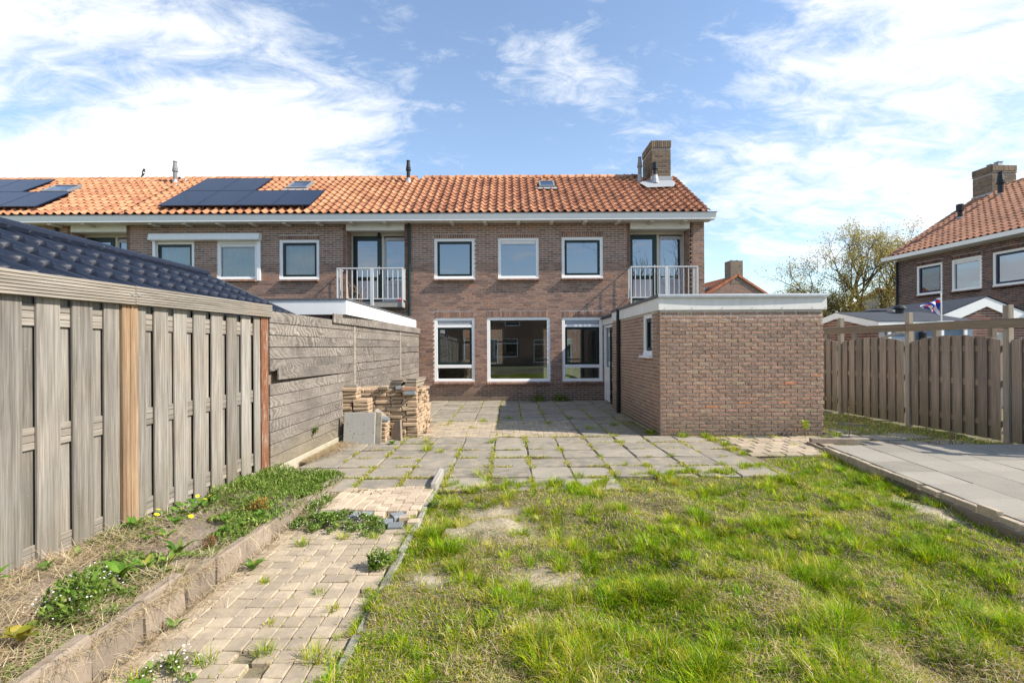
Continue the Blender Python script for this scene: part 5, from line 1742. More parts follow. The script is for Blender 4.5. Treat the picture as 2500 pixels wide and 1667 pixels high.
m = MB(); m.lathe(9.75, 11.58, [(.06, 1.62), (.07, 1.80), (.075, 1.82), (.02, 1.86)], 10); m.build('outdoor_lamp', 'black_plastic', s2)
s3 = MB(); s3.lathe(10.5, 13.9, [(0.5, 2.3), (0.5, 2.42), (0.42, 2.50), (0.2, 2.55), (0.02, 2.57)], 20)
s3.lathe(10.25, 12.9, [(0.09, 2.3), (0.09, 2.47), (0.17, 2.49), (0.10, 2.56), (0.01, 2.58)], 12)
s3.build('roof_vent', 'black_plastic', s2)

# flag on a thin pole, fixed to the corner of the gabled shed
fl = thing('flag', (9.72, 11.05, 1.6), 'small flag with blue and white slanted stripes and red leaf shapes on a white pole', 'flag')
m = MB(); m.tube([(9.72, 11.05, 1.5), (9.72, 11.05, 2.66)], 0.013, 8); m.lathe(9.72, 11.05, [(0.0, 2.655), (0.02, 2.67), (0.02, 2.685), (0.0, 2.70)], 8); m.build('flag_pole', 'white_paint', fl)
NU, NV = 40, 28
def flagpt(u, v):
    """u 0..1 from the pole to the tip, v 0..1 from the lower to the upper edge"""
    lo, hi = 2.19 + 0.20 * u ** 0.8, 2.60 - 0.18 * u ** 0.9
    return Vector((9.705 - 0.42 * u, 11.05 + 0.05 * math.sin(u * 9) + 0.03 * math.sin(v * 5 + u * 3), lo + (hi - lo) * v + 0.012 * math.sin(u * 11)))
m = MB()
vs = [flagpt(i / NU, j / NV) for i in range(NU + 1) for j in range(NV + 1)]
for i in range(NU):
    for j in range(NV):
        u, v = (i + .5) / NU, (j + .5) / NV
        t = (u * 1.25 + (1 - v) * 0.62)
        t2 = (0.62 * (1 - v) + u * 1.15) * 3.9
        k = int(math.floor(t2 + 0.2))
        col = 2 if k % 2 == 0 else 1
        for (a, b) in ((0.14, 0.80), (0.44, 0.28), (0.36, 0.12), (0.80, 0.35), (0.72, 0.62)):
            du, dv = (u - a) * 1.0, (v - b) * 0.85
            if math.hypot(du, dv) < 0.105 and not (abs(du) < 0.02 and dv > 0.05): col = 0
        q = i * (NV + 1) + j
        m.m.append(col); m.f.append((q, q + NV + 1, q + NV + 2, q + 1))
m.v = [tuple(x) for x in vs]
m.build('flag_cloth', ['flag_red', 'flag_blue', 'flag_white'], fl, smooth=True)


# ------------------------------------------------------------------ houses and trees farther off
def far_house(name, o, th, w_, dep, ze, zr, label, chim=True, mat='facade_brick', tile='red_roof_tile'):
    """gable front at local y=0, ridge running back along local y"""
    T_ = frame(o, th)
    h = thing(name, o, label, 'house')
    m = MB(T_); m.prism([(-w_, -0.1), (w_, -0.1), (w_, ze), (0, zr), (-w_, ze)], 'y', 0, 0.25); m.prism([(-w_, -0.1), (w_, -0.1), (w_, ze), (-w_, ze)], 'y', 0.251, dep)
    wall = m.build('wall', 'mortar_dark', h)
    L_ = math.hypot(w_ + .25, (zr - ze) * (w_ + .25) / w_)
    for sg in (-1, 1):
        m = MB(T_)
        n = int(L_ / 0.3)
        for r in range(n):
            t0, t1 = r / n, (r + 1) / n
            x0, x1 = sg * (w_ + .25) * (1 - t0), sg * (w_ + .25) * (1 - t1)
            sl_ = (zr - ze) / w_
            z0, z1 = zr - abs(x0) * sl_ + 0.10, zr - abs(x1) * sl_ + 0.05
            m.add([(x0, -0.12, z0), (x0, dep, z0), (x1, dep, z1), (x1, -0.12, z1), (x0, -0.12, z0 - .07), (x0, dep, z0 - .07)], [(0, 1, 2, 3), (0, 4, 5, 1)])
        m.build('roof', tile, h)
    m = MB(T_)
    for sg in (-1, 1):
        k = int((w_ + .2) / 0.3)
        for r in range(k):
            a, b = sg * (0.05 + r * .3), sg * (0.05 + (r + 1) * .3 - .01)
            sl_ = (zr - ze) / w_
            m.add([(a, -0.16, zr - abs(a) * sl_ + .13), (b, -0.16, zr - abs(b) * sl_ + .15), (b, 0.12, zr - abs(b) * sl_ + .15), (a, 0.12, zr - abs(a) * sl_ + .13),
                   (a, -0.16, zr - abs(a) * sl_ - .08), (b, -0.16, zr - abs(b) * sl_ - .08)], [(0, 1, 2, 3), (0, 4, 5, 1)])
    m.build('verge_tile', tile, h)
    if chim:
        m = MB(T_); m.box(-0.62, 0.55, -0.03, 1.0, zr - .8, zr + 1.35); c_ = m.build('chimney', 'mortar_dark', h)
        brickwork(c_, T_ @ Vector((0, -0.03, 0)), th, -0.62, 0.55, zr - .8, zr + 1.35, [], 'chimney_brick', seed=90, depth=lambda v: .006)
        brickwork(c_, T_ @ Vector((-0.62, 1.0, 0)), th - R(90), 0, 1.03, zr - .8, zr + 1.35, [], 'chimney_brick', seed=91, depth=lambda v: .006)
        m = MB(T_)
        for u in (-0.25, 0.3): m.tube([(u, .5, zr + 1.3), (u, .5, zr + 1.47)], 0.1, 8)
        m.build('chimney_pot', 'black_plastic', c_)
    return h, wall, T_


fh, wall, T_ = far_house('gabled_house', (20.9, 45, 0), R(6), 3.9, 10, 5.6, 7.95, 'distant brick gable with a square chimney and red tiled roof')
brickwork(wall, (20.9, 45, 0), R(6), -3.9, 3.9, 5.6, 7.9, [], 'facade_brick', 200, lambda u, v: -v, 0, depth=lambda v: .006, span=lambda a, b: [(-(7.9 - b) / .603, (7.9 - b) / .603)], seed=92)
q = MB(T_ @ Matrix.Translation((-2.3, 1.6, 6.72)) @ Matrix.Rotation(math.atan(.603) * -1, 4, 'Y')); q.cbox(-.45, .45, -.3, .3, 0, .12, .01); q.build('skylight', 'flue_grey', fh)
far_house('tiled_house', (27.2, 36, 0), R(-90), 6.0, 14, 3.4, 5.6, 'house with a weathered brown tile roof behind the budding tree', False, tile='far_roof_tile')


def leaf_cards(P, size, rng, flat=0.3):
    """small pointed leaf quads at points P"""
    n = len(P)
    a = rng.random(n) * 6.283
    d_ = np.stack([np.cos(a), np.sin(a), rng.normal(0, 0.6, n)], 1); d_ /= np.linalg.norm(d_, axis=1)[:, None]
    u_ = rng.normal(0, 1, (n, 3)); s_ = np.cross(d_, u_); s_ /= np.linalg.norm(s_, axis=1)[:, None] + 1e-6
    L = (size * rng.uniform(0.6, 1.3, n))[:, None]
    V = np.stack([P, P + d_ * L * .5 + s_ * L * .28, P + d_ * L, P + d_ * L * .5 - s_ * L * .28], 1).reshape(-1, 3)
    b = np.arange(n)[:, None] * 4
    F = (b[:, :, None] + np.array([[0, 1, 2], [0, 2, 3]])[None]).reshape(-1, 3)
    return V, F


def tree(name, o, hgt, label, seed, limbs, leafcol, nleaf, lsize, spread=1.0, rtrunk=0.2, levels=4, cat='tree'):
    rg = random.Random(seed); rng = np.random.default_rng(seed)
    root = thing(name, o, label, cat)
    tk = MB()
    tips = []

    def grow(p, d_, L, r, lev):
        pts = [Vector(p)]; rs = [r]
        q = Vector(p); dd = Vector(d_).normalized()
        n = 5 if lev < 2 else 4
        for i in range(n):
            dd = (dd + Vector((rg.gauss(0, .16), rg.gauss(0, .16), rg.gauss(0.05, .10)))).normalized()
            q = q + dd * (L / n); pts.append(q.copy()); rs.append(r * (1 - 0.62 * (i + 1) / n))
            if lev >= 2: tips.append((q.copy(), lev))
        tk.tube(pts, rs, 8 if lev == 0 else (6 if lev == 1 else (4 if lev == 2 else 3)), cap=False)
        if lev >= levels: return
        kids = {0: 5, 1: 6, 2: 5, 3: 4}[lev]
        for k in range(kids):
            t = rg.uniform(0.25, 1.0)
            i = min(int(t * n), n - 1)
            b = pts[i].lerp(pts[i + 1], t * n - i)
            ax = (pts[i + 1] - pts[i]).normalized()
            sd = ax.cross(Vector((rg.gauss(0, 1), rg.gauss(0, 1), rg.gauss(0, 1)))).normalized()
            ang = rg.uniform(.45, 1.0)
            nd = ax * math.cos(ang) + sd * math.sin(ang) + Vector((0, 0, .22))
            grow(b, nd, L * rg.uniform(.42, .66), max(rs[i] * rg.uniform(.42, .6), 0.006), lev + 1)
    for (bx_, by_, bz_, dx_, dy_, dz_, L, r) in limbs:
        grow((o[0] + bx_, o[1] + by_, o[2] + bz_), (dx_, dy_, dz_), L, r, 1 if r < rtrunk else 0)
    tk.build('trunk', 'bark', root)
    if nleaf:
        P = np.array([t[0] for t in tips])
        w8 = np.array([1.0 if t[1] >= 3 else .4 for t in tips]); w8 /= w8.sum()
        idx = rng.choice(len(P), nleaf, p=w8)
        # leaves sit in clumps: some twigs carry many, others none
        keep = vn(P[idx, 0] + P[idx, 1], P[idx, 2], 1.6, 2) > 0.30
        idx = idx[keep]
        Q = P[idx] + rng.normal(0, 0.13 * spread, (len(idx), 3))
        V, F = leaf_cards(Q, lsize, rng)
        c0, c1 = np.array(leafcol[0]), np.array(leafcol[1])
        t = rng.random(len(Q))[:, None]
        C = np.repeat(c0 * (1 - t) + c1 * t, 4, 0)
        link('crown', np_mesh('crown', V - np.array(o), F, C, 'leaf'), root)
    return root


OL = ((0.24, 0.19, 0.06), (0.44, 0.36, 0.13))
tree('budding_tree', (17.6, 25, 0), 8, 'tall budding tree with yellowish young leaves standing behind the low sheds', 5,
     [(-.4, 0, 0, -.05, 0, 1, 2.6, .20), (-.4, 0, 2.0, -.50, .1, 1, 2.9, .13), (-.4, 0, 2.2, -.16, 0, 1, 3.3, .14), (-.4, 0, 1.7, -.75, .1, .8, 2.3, .10), (0.7, .3, 0, .10, 0, 1, 3.4, .18), (0.8, .2, 1.9, .32, 0, 1, 3.6, .14), (0.8, .2, 2.2, -.08, 0, 1, 4.0, .14), (1.0, 0, 1.7, .6, -.1, 1, 3.3, .11), (1.6, .4, 0, .25, 0, 1, 4.4, .13)],
     ((0.29, 0.25, 0.10), (0.50, 0.43, 0.19)), 70000, 0.08)
tree('small_tree', (15.9, 27, 0), 4, 'small twiggy tree just showing above the extension roof, left of the budding tree', 8,
     [(0, 0, 0, 0, 0, 1, 2.2, .11), (0, 0, 2.2, -.3, 0, 1, 1.3, .06), (0, 0, 2.2, .4, 0, 1, 1.2, .06), (.7, 0, 0, .1, 0, 1, 2.6, .06)], OL, 1800, 0.08, 0.6, .1)
tree('green_shrub', (18.6, 23.5, 0), 3, 'yellow green bush under the budding tree against the tiled roof', 9,
     [(0, 0, 0, -.5, 0, 1, 2.6, .08), (0.2, 0, 0, .1, 0, 1, 3.0, .09), (0.4, 0, 0, .5, 0, 1, 2.4, .08), (-.4, 0, 0, -.2, 0, 1, 2.6, .08)], ((0.24, 0.22, 0.05), (0.42, 0.36, 0.10)), 7000, 0.10, 1.3, .05, 4, 'shrub')

# what stands behind the camera and across the street: seen only in and through the panes
oh = thing('opposite_house', (-1, -16, 0), 'brick row behind the garden mirrored in the ground floor panes', 'house')
T_ = frame((-1, -16, 0), R(180))
hol = [(-7, -5.2, .5, 2.3), (-4.3, -3.2, 0.1, 2.2), (-1.8, 0.4, .6, 2.3), (2.0, 3.1, .1, 2.2), (4.0, 6, .6, 2.3), (-7, -5.6, 3.4, 4.6), (-2, -.6, 3.4, 4.6), (3, 4.4, 3.4, 4.6)]
m = MB(T_); wall_core(m, -9, 9, -0.1, 5.2, hol, .3); m.build('wall', 'facade_brick', oh)
for hh in hol:
    m = MB(T_); ring(m, *hh, .05, .14, .09); m.cbox(hh[0], hh[1], .06, .13, hh[3] - .5, hh[3] - .42); fr = m.build('window', 'white_paint', oh)
    m = MB(T_); m.box(hh[0], hh[1], .1, .11, hh[2], hh[3]); m.build('pane', 'coated_glass', fr)
m = MB(T_); m.box(-8.9, 8.9, 2, 2.1, 0, 5.2); m.build('interior', 'interior_wall', oh)
m = MB(T_); m.add([(-9.2, -.4, 5.15), (9.2, -.4, 5.15), (9.2, 3.2, 7.5), (-9.2, 3.2, 7.5), (-9.2, 6.8, 5.15), (9.2, 6.8, 5.15)], [(0, 1, 2, 3), (3, 2, 5, 4)]); m.build('roof', 'red_roof_tile', oh)
tree('bare_tree', (12.3, -11, 0), 11, 'bare tree behind the garden mirrored in the balcony panes', 14,
     [(0, 0, 0, 0, 0, 1, 4.5, .28), (0, 0, 3.5, -.5, 0, 1, 5.5, .14), (0, 0, 3.8, .1, .1, 1, 6.5, .16), (0, 0, 3.2, .6, 0, 1, 5.5, .13), (0, 0, 3, -.9, .1, .8, 4.5, .1)], OL, 0, .1)
st = thing('street_house', (1, 40, 0), 'brick house across the street seen through the front window', 'house')
T_ = frame((1, 40, 0))
hol = [(-6, -4.6, .5, 2.3), (-2.8, -1.9, 0.1, 2.2), (-0.5, 1.6, .6, 2.3), (3.0, 4.1, .1, 2.2)]
m = MB(T_); wall_core(m, -9, 9, -0.1, 5.2, hol, .3); m.build('wall', 'facade_brick', st)
for hh in hol:
    m = MB(T_); ring(m, *hh, .05, .14, .09); fr = m.build('window', 'white_paint', st)
    m = MB(T_); m.box(hh[0], hh[1], .1, .11, hh[2], hh[3]); m.build('pane', 'coated_glass', fr)
m = MB(T_); m.box(-8.9, 8.9, 1.2, 1.3, 0, 5.2); m.build('interior', 'interior_wall', st)
m = MB(T_); m.add([(-9.2, -.4, 5.15), (9.2, -.4, 5.15), (9.2, 3.2, 7.5), (-9.2, 3.2, 7.5)], [(0, 1, 2, 3)]); m.build('roof', 'red_roof_tile', st)

# ------------------------------------------------------------------ grass, weeds and plants
RG = np.random.default_rng(5)


def pickcol(n, cols, wts, jit=0.18, rng=RG):
    c = np.array(cols)[rng.choice(len(cols), n, p=np.array(wts) / sum(wts))]
    return np.clip(c * rng.normal(1, jit, (n, 1)) * rng.normal(1, 0.05, (n, 3)), 0.004, 0.9)


GREEN = [(0.13, 0.27, 0.006), (0.24, 0.37, 0.008), (0.375, 0.44, 0.010), (0.52, 0.46, 0.045), (0.68, 0.56, 0.30)]
STRAW = [(0.56, 0.45, 0.28), (0.45, 0.34, 0.20), (0.34, 0.25, 0.15), (0.68, 0.58, 0.40)]


def xr(y): return 4.06 + (np.asarray(y) - 3.94) * 0.149
def yb(x):
    x = np.asarray(x, float)
    return np.interp(x, [-0.8, 1.0, 1.3, 2.8, 3.3, 3.6, 5], [5.34, 5.40, 5.85, 6.02, 6.35, 6.85, 6.9]) + 0.16 * (vn(x, x * 0.3, 4.5, 3) - 0.45)


def green(x, y):
    """how lush the lawn is, 0..1: lushest along the right and in scattered drifts"""
    g = 0.55 * vn(x, y, 0.9, 5) + 0.45 * vn(x, y, 2.3, 6)
    g = g + 0.10 * np.clip((x - 1.4) / 2.0, 0, 1) + 0.10 * np.clip((y - 3.2) / 2.0, 0, 1) + 0.12 * np.exp(-((x + 0.5) / 0.35) ** 2)
    return np.clip((g - 0.30) / 0.45, 0, 1)


def scatter(n, x0, x1, y0, y1, bias=True):
    """points in the lawn, more of them near the camera's side of the lawn where they show larger"""
    x = RG.uniform(x0, x1, n)
    t = RG.random(n)
    y = (y0 ** -0.6 + t * (y1 ** -0.6 - y0 ** -0.6)) ** (-1 / 0.6) if bias else RG.uniform(y0, y1, n)
    k = (x > -0.86 + 0.10 * vn(y, x, 3, 2)) & (x < xr(y) - 0.02) & (y < yb(x)) & (np.abs(x) < 1.10 * y + 0.5)
    return x[k], y[k]


lawn = Cloud()
# turf
x, y = scatter(250000, -0.88, 4.7, 1.75, 6.9)
g = green(x, y); b = bare(x, y)
k = RG.random(len(x)) > np.clip(b * 1.15, 0, 0.88)
x, y, g = x[k], y[k], g[k]
n = len(x)
P = np.stack([x, y, gz(x, y) - 0.004], 1)
dry = RG.random(n) > (0.40 + 0.54 * g)
col = pickcol(n, [tuple(v * .97 for v in c_) for c_ in GREEN], (4, 5, 4, 2, .6)); col[dry] = pickcol(dry.sum(), GREEN, (0.2, 1, 2, 5, 6))
L = RG.uniform(0.022, 0.05, n) * (0.75 + 0.5 * g)
lawn.put(*blades(P, RG.uniform(0, 6.283, n), L, RG.uniform(0.15, 0.9, n), RG.uniform(0.7, 1.6, n), RG.uniform(0.0026, 0.0050, n) * (0.8 + 0.10 * y), col))
# tussocks: blades spraying out from a common root
def tussock(cl, x, y, z, rad, n, Lm, cols, wts, upright=0.0, rng=RG, wd=(0.0022, 0.0045)):
    a = rng.uniform(0, 6.283, n); r = rad * np.sqrt(rng.random(n)) * 0.75
    P = np.stack([x + r * np.cos(a), y + r * np.sin(a), np.full(n, z) - 0.004], 1)
    az = a + rng.normal(0, 0.7, n)
    t0 = np.clip(0.15 + 0.85 * r / rad - upright, 0.02, 1.2) * rng.uniform(0.5, 1.2, n)
    t1 = t0 + rng.uniform(0.25, 1.0, n)
    cl.put(*blades(P, az, Lm * rng.uniform(0.5, 1.15, n), t0, t1, rng.uniform(*wd, n) * (0.8 + 0.08 * y), pickcol(n, cols, wts, rng=rng)))


tx, ty = scatter(4200, -0.90, 4.7, 1.75, 6.9)
tg = green(tx, ty); tb = bare(tx, ty)
clump = vn(tx, ty, 3.4, 0) * 0.6 + vn(tx, ty, 7.5, 1) * 0.4   # tussocks gather in drifts with matted hollows between
k = (RG.random(len(tx)) < np.clip(-0.35 + 1.7 * clump + 0.45 * (tg - 0.5), 0.02, 1)) & (tb < 0.55)
for X_, Y_, G_, K_ in zip(tx[k], ty[k], tg[k], clump[k]):
    u = RG.random()
    lush = (6, 4, 1.2, .3, .2) if u < 0.32 + 0.30 * G_ else ((1, 4, 6, 1.5, .6) if u < .84 else (.2, 1, 4, 5, 3))
    big = np.clip((K_ - 0.35) / 0.35, 0.1, 1.2)
    tone = RG.uniform(0.66, 1.34)
    tussock(lawn, X_, Y_, float(gz(X_, Y_)), RG.uniform(0.035, 0.06) * (0.7 + .8 * big), int(RG.uniform(34, 60) * (0.6 + .9 * big)), RG.uniform(0.055, 0.10) * (0.65 + .85 * big), [tuple(c * tone for c in col_) for col_ in GREEN], lush)
y = np.concatenate([RG.uniform(1.8, 5.3, 80), RG.uniform(1.8, 3.0, 40)]); x = -0.80 + RG.normal(0, 0.055, len(y))   # ragged edge over the kerb of the path
for X_, Y_ in zip(x, y):
    if vn(Y_, X_, 1.9, 2) > 0.36: tussock(lawn, X_, Y_, 0.0, RG.uniform(.03, .07), int(RG.uniform(25, 55)), RG.uniform(.04, .09), GREEN, (3, 5, 3, 1.5, .8))
x = RG.uniform(-0.7, 3.3, 120)   # and over the front slabs
for X_ in x:
    Y_ = float(yb(X_)) + RG.normal(0.03, 0.07)
    tussock(lawn, X_, Y_, 0.0, RG.uniform(.03, .08), int(RG.uniform(25, 60)), RG.uniform(.04, .10), GREEN, (3, 5, 4, 1.5, .8))
# dry stalks lying over the turf
x, y = scatter(62000, -0.8, 4.7, 1.75, 6.9)
g = green(x, y)
k = RG.random(len(x)) < np.clip(0.85 - 0.9 * g, 0.07, 1)
x, y = x[k], y[k]; n = len(x)
P = np.stack([x, y, gz(x, y) + RG.uniform(0.004, 0.03, n)], 1)
lawn.put(*blades(P, RG.uniform(0, 6.283, n), RG.uniform(0.03, 0.10, n), RG.uniform(1.1, 1.7, n), RG.uniform(1.3, 1.9, n), RG.uniform(0.0015, 0.003, n) * (0.8 + 0.1 * y), pickcol(n, STRAW, (4, 3, 2, 2))))
me = lawn.mesh('lawn_grass', 'blade')
setp(link('lawn_grass', me), 'patchy tussocky lawn of green and straw coloured grass', 'grass', None, 'stuff')

# dry grass in the raised bed, along its kerb and at the fence foot
dry = Cloud()
def strands(cl, x, y, z, L, cols=STRAW, wts=(4, 3, 2, 2), head=None, spread=6.283, lift=(1.25, 1.75), wd=(0.002, 0.0036)):
    n = len(x)
    az = RG.uniform(0, 6.283, n) if head is None else head + RG.normal(0, spread, n)
    P = np.stack([x, y, z], 1)
    cl.put(*blades(P, az, RG.uniform(*L, n), RG.uniform(lift[0] - 0.25, lift[1] - 0.25, n), RG.uniform(lift[0], lift[1] + 0.15, n), RG.uniform(*wd, n), pickcol(n, cols, wts)))
n = 3300
x = RG.uniform(-2.86, -1.97, n); y = RG.uniform(1.8, 5.0, n)
k = (vn(x, y, 2.4, 4) + 0.25 * (x < -2.6) > 0.42) & (y < 4.5 + RG.normal(0, .3, n))
x, y = x[k], y[k]
strands(dry, x, y, bedz(x, y) + RG.uniform(0.0, 0.05, len(x)), (0.06, 0.24))
for cx, cy, r_ in ((-2.72, 2.95, .16), (-2.66, 3.35, .16), (-2.1, 2.45, .15), (-2.15, 2.05, .18), (-2.5, 2.15, .2), (-2.05, 2.9, .12), (-2.75, 2.45, .14)):
    m_ = 700
    a = RG.normal(0, 1, (m_, 2)) * r_ * (0.8, 1.2)
    x = np.clip(cx + a[:, 0], -2.86, -1.96); y = cy + a[:, 1]
    strands(dry, x, y, bedz(x, y) + RG.uniform(0.0, 0.085, m_) * np.exp(-(a ** 2).sum(1) / (r_ ** 2)), (0.07, 0.26))
n = 520   # hanging over the edging stones
y = RG.uniform(1.7, 4.6, n)
k = vn(y, y, 2.0, 1) > 0.42
y = y[k]; n = len(y)
x = RG.uniform(-2.02, -1.94, n)
kb = np.clip(0.03 + (5.6 - y) * 0.042, 0.02, 0.17) + 0.03
strands(dry, x, y, kb, (0.08, 0.26), head=RG.choice([-0.3, 1.3, -1.6], n), spread=.4, lift=(1.3, 2.5), wd=(.0018, .003))
n = 1000   # on the path beside the stones
y = RG.uniform(1.8, 5.2, n); x = -1.93 + np.abs(RG.normal(0, 0.09, n))
strands(dry, x, y, np.full(n, 0.01), (0.04, 0.2), wts=(3, 4, 3, 1))
n = 3600   # brown litter along the plank fence footing and the stack
y = RG.uniform(6.5, 7.95, n); x = -2.78 + np.abs(RG.normal(0, 0.13, n)) * (0.4 + (y - 6.5) * 0.75)
strands(dry, x, y, np.full(n, 0.008) + RG.uniform(0, .03, n), (0.04, 0.16), wts=(2, 4, 4, 1))
setp(link('dead_grass', dry.mesh('dead_grass', 'straw')), 'dry straw coloured grass strewn over the raised bed and its edging', 'dead grass', None, 'stuff')


# ground-hugging leaves: a mass of small leaflets
def leafmass(cl, x, y, z, size, cols, wts, up=0.5, rng=RG, wd=0.4):
    n = len(x)
    az = rng.uniform(0, 6.283, n)
    L = size * rng.uniform(0.6, 1.3, n)
    cl.put(*blades(np.stack([x, y, z], 1), az, L, rng.uniform(up - .3, up + .5, n), rng.uniform(up + .1, up + 1.0, n), L * wd, pickcol(n, cols, wts, rng=rng)))


HERB = [(0.10, 0.175, 0.025), (0.155, 0.245, 0.04), (0.22, 0.30, 0.06), (0.29, 0.33, 0.10)]
gc = Cloud()
n = 30000
x = RG.uniform(-2.88, -1.93, n); y = RG.uniform(3.7, 5.85, n)
t = (y - 4.35) + 0.5 * (vn(x, y, 2.2, 2) - 0.5) + 0.4 * (x + 2.4) * 0.6
k = (RG.random(n) < np.clip(0.15 + t * 1.3, 0.02, 1) * np.clip(-0.1 + 2.0 * vn(x, y, 4.5, 1), 0.12, 1)) & (y < 5.72 + 0.1 * vn(x, y, 5, 1))
x, y = x[k], y[k]
hump = 0.10 * vn(x, y, 3.5, 5) * np.clip((y - 3.9), 0, 1) + 0.03
leafmass(gc, x, y, bedz(x, y) + hump * RG.random(len(x)) ** 0.6, 0.035, HERB, (3, 5, 4, 1), 0.5, wd=0.30)
n = 14000   # thin scatter over the rest of the bed
x = RG.uniform(-2.86, -1.98, n); y = RG.uniform(1.9, 4.2, n)
k = vn(x, y, 3.0, 6) > 0.52
x, y = x[k], y[k]
leafmass(gc, x, y, bedz(x, y) + 0.02, 0.035, HERB, (3, 5, 3, 2), 0.7, wd=.4)
setp(link('ground_cover', gc.mesh('ground_cover', 'leaf')), 'feathery green weeds covering the far end of the raised bed', 'ground cover', None, 'stuff')


def strip_leaves(cl, P, az, L, th0, th1, W, cols, wts, rng, seg=5):
    """broad pointed leaves, arching from th0 to th1"""
    n = len(P)
    d_ = np.stack([np.cos(az), np.sin(az), np.zeros(n)], 1); s_ = np.stack([-np.sin(az), np.cos(az), np.zeros(n)], 1)
    prof = np.array([0.25, 0.7, 1.0, 0.85, 0.45, 0.0])
    q = np.array(P, float); V = []
    for i in range(seg + 1):
        V.append(q - s_ * (W * prof[i] / 2)[:, None]); V.append(q + np.array([0, 0, -0.12]) * (W * prof[i] / 2)[:, None] * 0); V.append(q + s_ * (W * prof[i] / 2)[:, None])
        th = th0 + (th1 - th0) * i / seg
        q = q + (d_ * np.sin(th)[:, None] + np.array([0, 0, 1.0]) * np.cos(th)[:, None]) * (L / seg)[:, None]
    for i in range(seg + 1):   # fold along the midrib
        V[3 * i] = V[3 * i] + np.array([0, 0, 1.0]) * (W * prof[i] * 0.14)[:, None]; V[3 * i + 2] = V[3 * i + 2] + np.array([0, 0, 1.0]) * (W * prof[i] * 0.14)[:, None]
    m_ = 3 * (seg + 1)
    V = np.stack(V, 1).reshape(-1, 3)
    f = []
    for i in range(seg):
        a = 3 * i
        f += [[a, a + 1, a + 4], [a, a + 4, a + 3], [a + 1, a + 2, a + 5], [a + 1, a + 5, a + 4]]
    F = (np.arange(n)[:, None, None] * m_ + np.array(f)[None]).reshape(-1, 3)
    cl.put(V, F, np.repeat(pickcol(n, cols, wts, 0.12, rng), m_, 0))


BROAD = [(0.08, 0.18, 0.022), (0.13, 0.26, 0.03), (0.19, 0.32, 0.045), (0.30, 0.32, 0.05)]


def rosette(x, y, z, n, L, W, label, seed, group=None, cols=BROAD, wts=(3, 4, 2, .4), name='broadleaf_weed', th=(0.5, 1.2)):
    rng = np.random.default_rng(seed)
    c = Cloud()
    az = np.arange(n) * 2.399 + rng.normal(0, .3, n)
    t = np.linspace(1, 0.35, n)
    P = np.stack([x + 0.01 * np.cos(az), y + 0.01 * np.sin(az), np.full(n, z) + 0.02 * (1 - t)], 1)
    strip_leaves(c, P, az, L * t * rng.uniform(.8, 1.15, n), th[0] * t + rng.normal(0, .1, n), th[1] + 0.7 * t + rng.normal(0, .15, n), W * rng.uniform(.8, 1.2, n) * (0.6 + .4 * t), cols, wts, rng)
    o = link(name, c.mesh(name, 'leaf', (x, y, z)), None, (x, y, z))
    return setp(o, label, 'weed', group)


bz_ = lambda x, y: float(bedz(x, y)) + 0.03
RO = [(-2.28, 2.87, 16, .17, .042, 'large rosette of pointed green leaves in the near part of the raised bed'),
      (-2.22, 2.98, 10, .12, .034, 'smaller leaf rosette just right of the large one in the raised bed'),
      (-2.22, 3.28, 14, .15, .036, 'dark leaf rosette in the middle of the raised bed'),
      (-2.12, 3.06, 10, .11, .03, 'leafy weed leaning over the edging stones of the raised bed'),
      (-2.45, 3.50, 11, .12, .034, 'leafy weed between dry stalks, behind the dark rosette of the bed'),
      (-2.55, 3.75, 11, .12, .034, 'leafy weed in the bed below the yellow flowers'),
      (-2.70, 3.52, 14, .17, .04, 'broad pale leaves at the foot of the brown fence post'),
      (-2.78, 2.62, 12, .15, .036, 'broad leaves at the fence foot near the left edge'),
      (-1.80, 3.43, 15, .13, .034, 'leafy weed growing on the path against the edging stones'),
      (-1.86, 2.72, 8, .09, .022, 'thin leafy weed on the path edge below the kerb'),
      (-1.66, 2.20, 11, .11, .03, 'leafy weed at the bottom of the path near the picture edge'),
      (-0.80, 4.02, 6, .05, .02, 'tiny sprout on the kerb right of the blue pavers')]
for i, (x, y, n, L, W, lab) in enumerate(RO):
    rosette(x, y, bz_(x, y) if x < -1.97 else 0.0, n, L, W, lab, 100 + i)
rgw = np.random.default_rng(55)
o14 = ['nearest', 'second nearest', 'third nearest', 'fourth nearest', 'fifth nearest', 'sixth nearest', 'seventh nearest', 'seventh farthest', 'sixth farthest', 'fifth farthest', 'fourth farthest', 'third farthest', 'second farthest', 'farthest']
for i in range(14):
    x = rgw.uniform(-2.75, -2.06); y = 2.35 + 0.145 * i + rgw.uniform(0, .06)
    rosette(x, y, bz_(x, y), int(rgw.integers(6, 12)), rgw.uniform(.06, .11), rgw.uniform(.018, .032), f'{o14[i]} of the small leafy weeds dotted among the dry grass of the bed', 300 + i, 'small weeds of the raised bed', BROAD + [(0.24, 0.17, 0.05)], (3, 4, 2, .5, .3))
rosette(-2.16, 2.17, bz_(-2.16, 2.17) + .04, 14, .13, .05, 'yellowish lobed plant in the bottom left corner of the bed', 140, None, [(0.28, 0.26, 0.03), (0.36, 0.28, 0.05), (0.20, 0.23, 0.04)], (3, 2, 2), 'yellow_weed')
rosette(-2.60, 2.36, bz_(-2.6, 2.36), 5, .09, .075, 'pale round leaved weed at the left edge of the bed', 141, None, [(0.30, 0.38, 0.10), (0.25, 0.33, 0.08)], (1, 1), 'round_leaf_weed', (.4, .9))
rosette(-1.88, 7.86, 0.0, 16, .14, .035, 'dandelion rosette with a yellow flower in front of the paver stack', 142, None, BROAD, (3, 4, 2, 0), 'dandelion', (.9, 1.3))


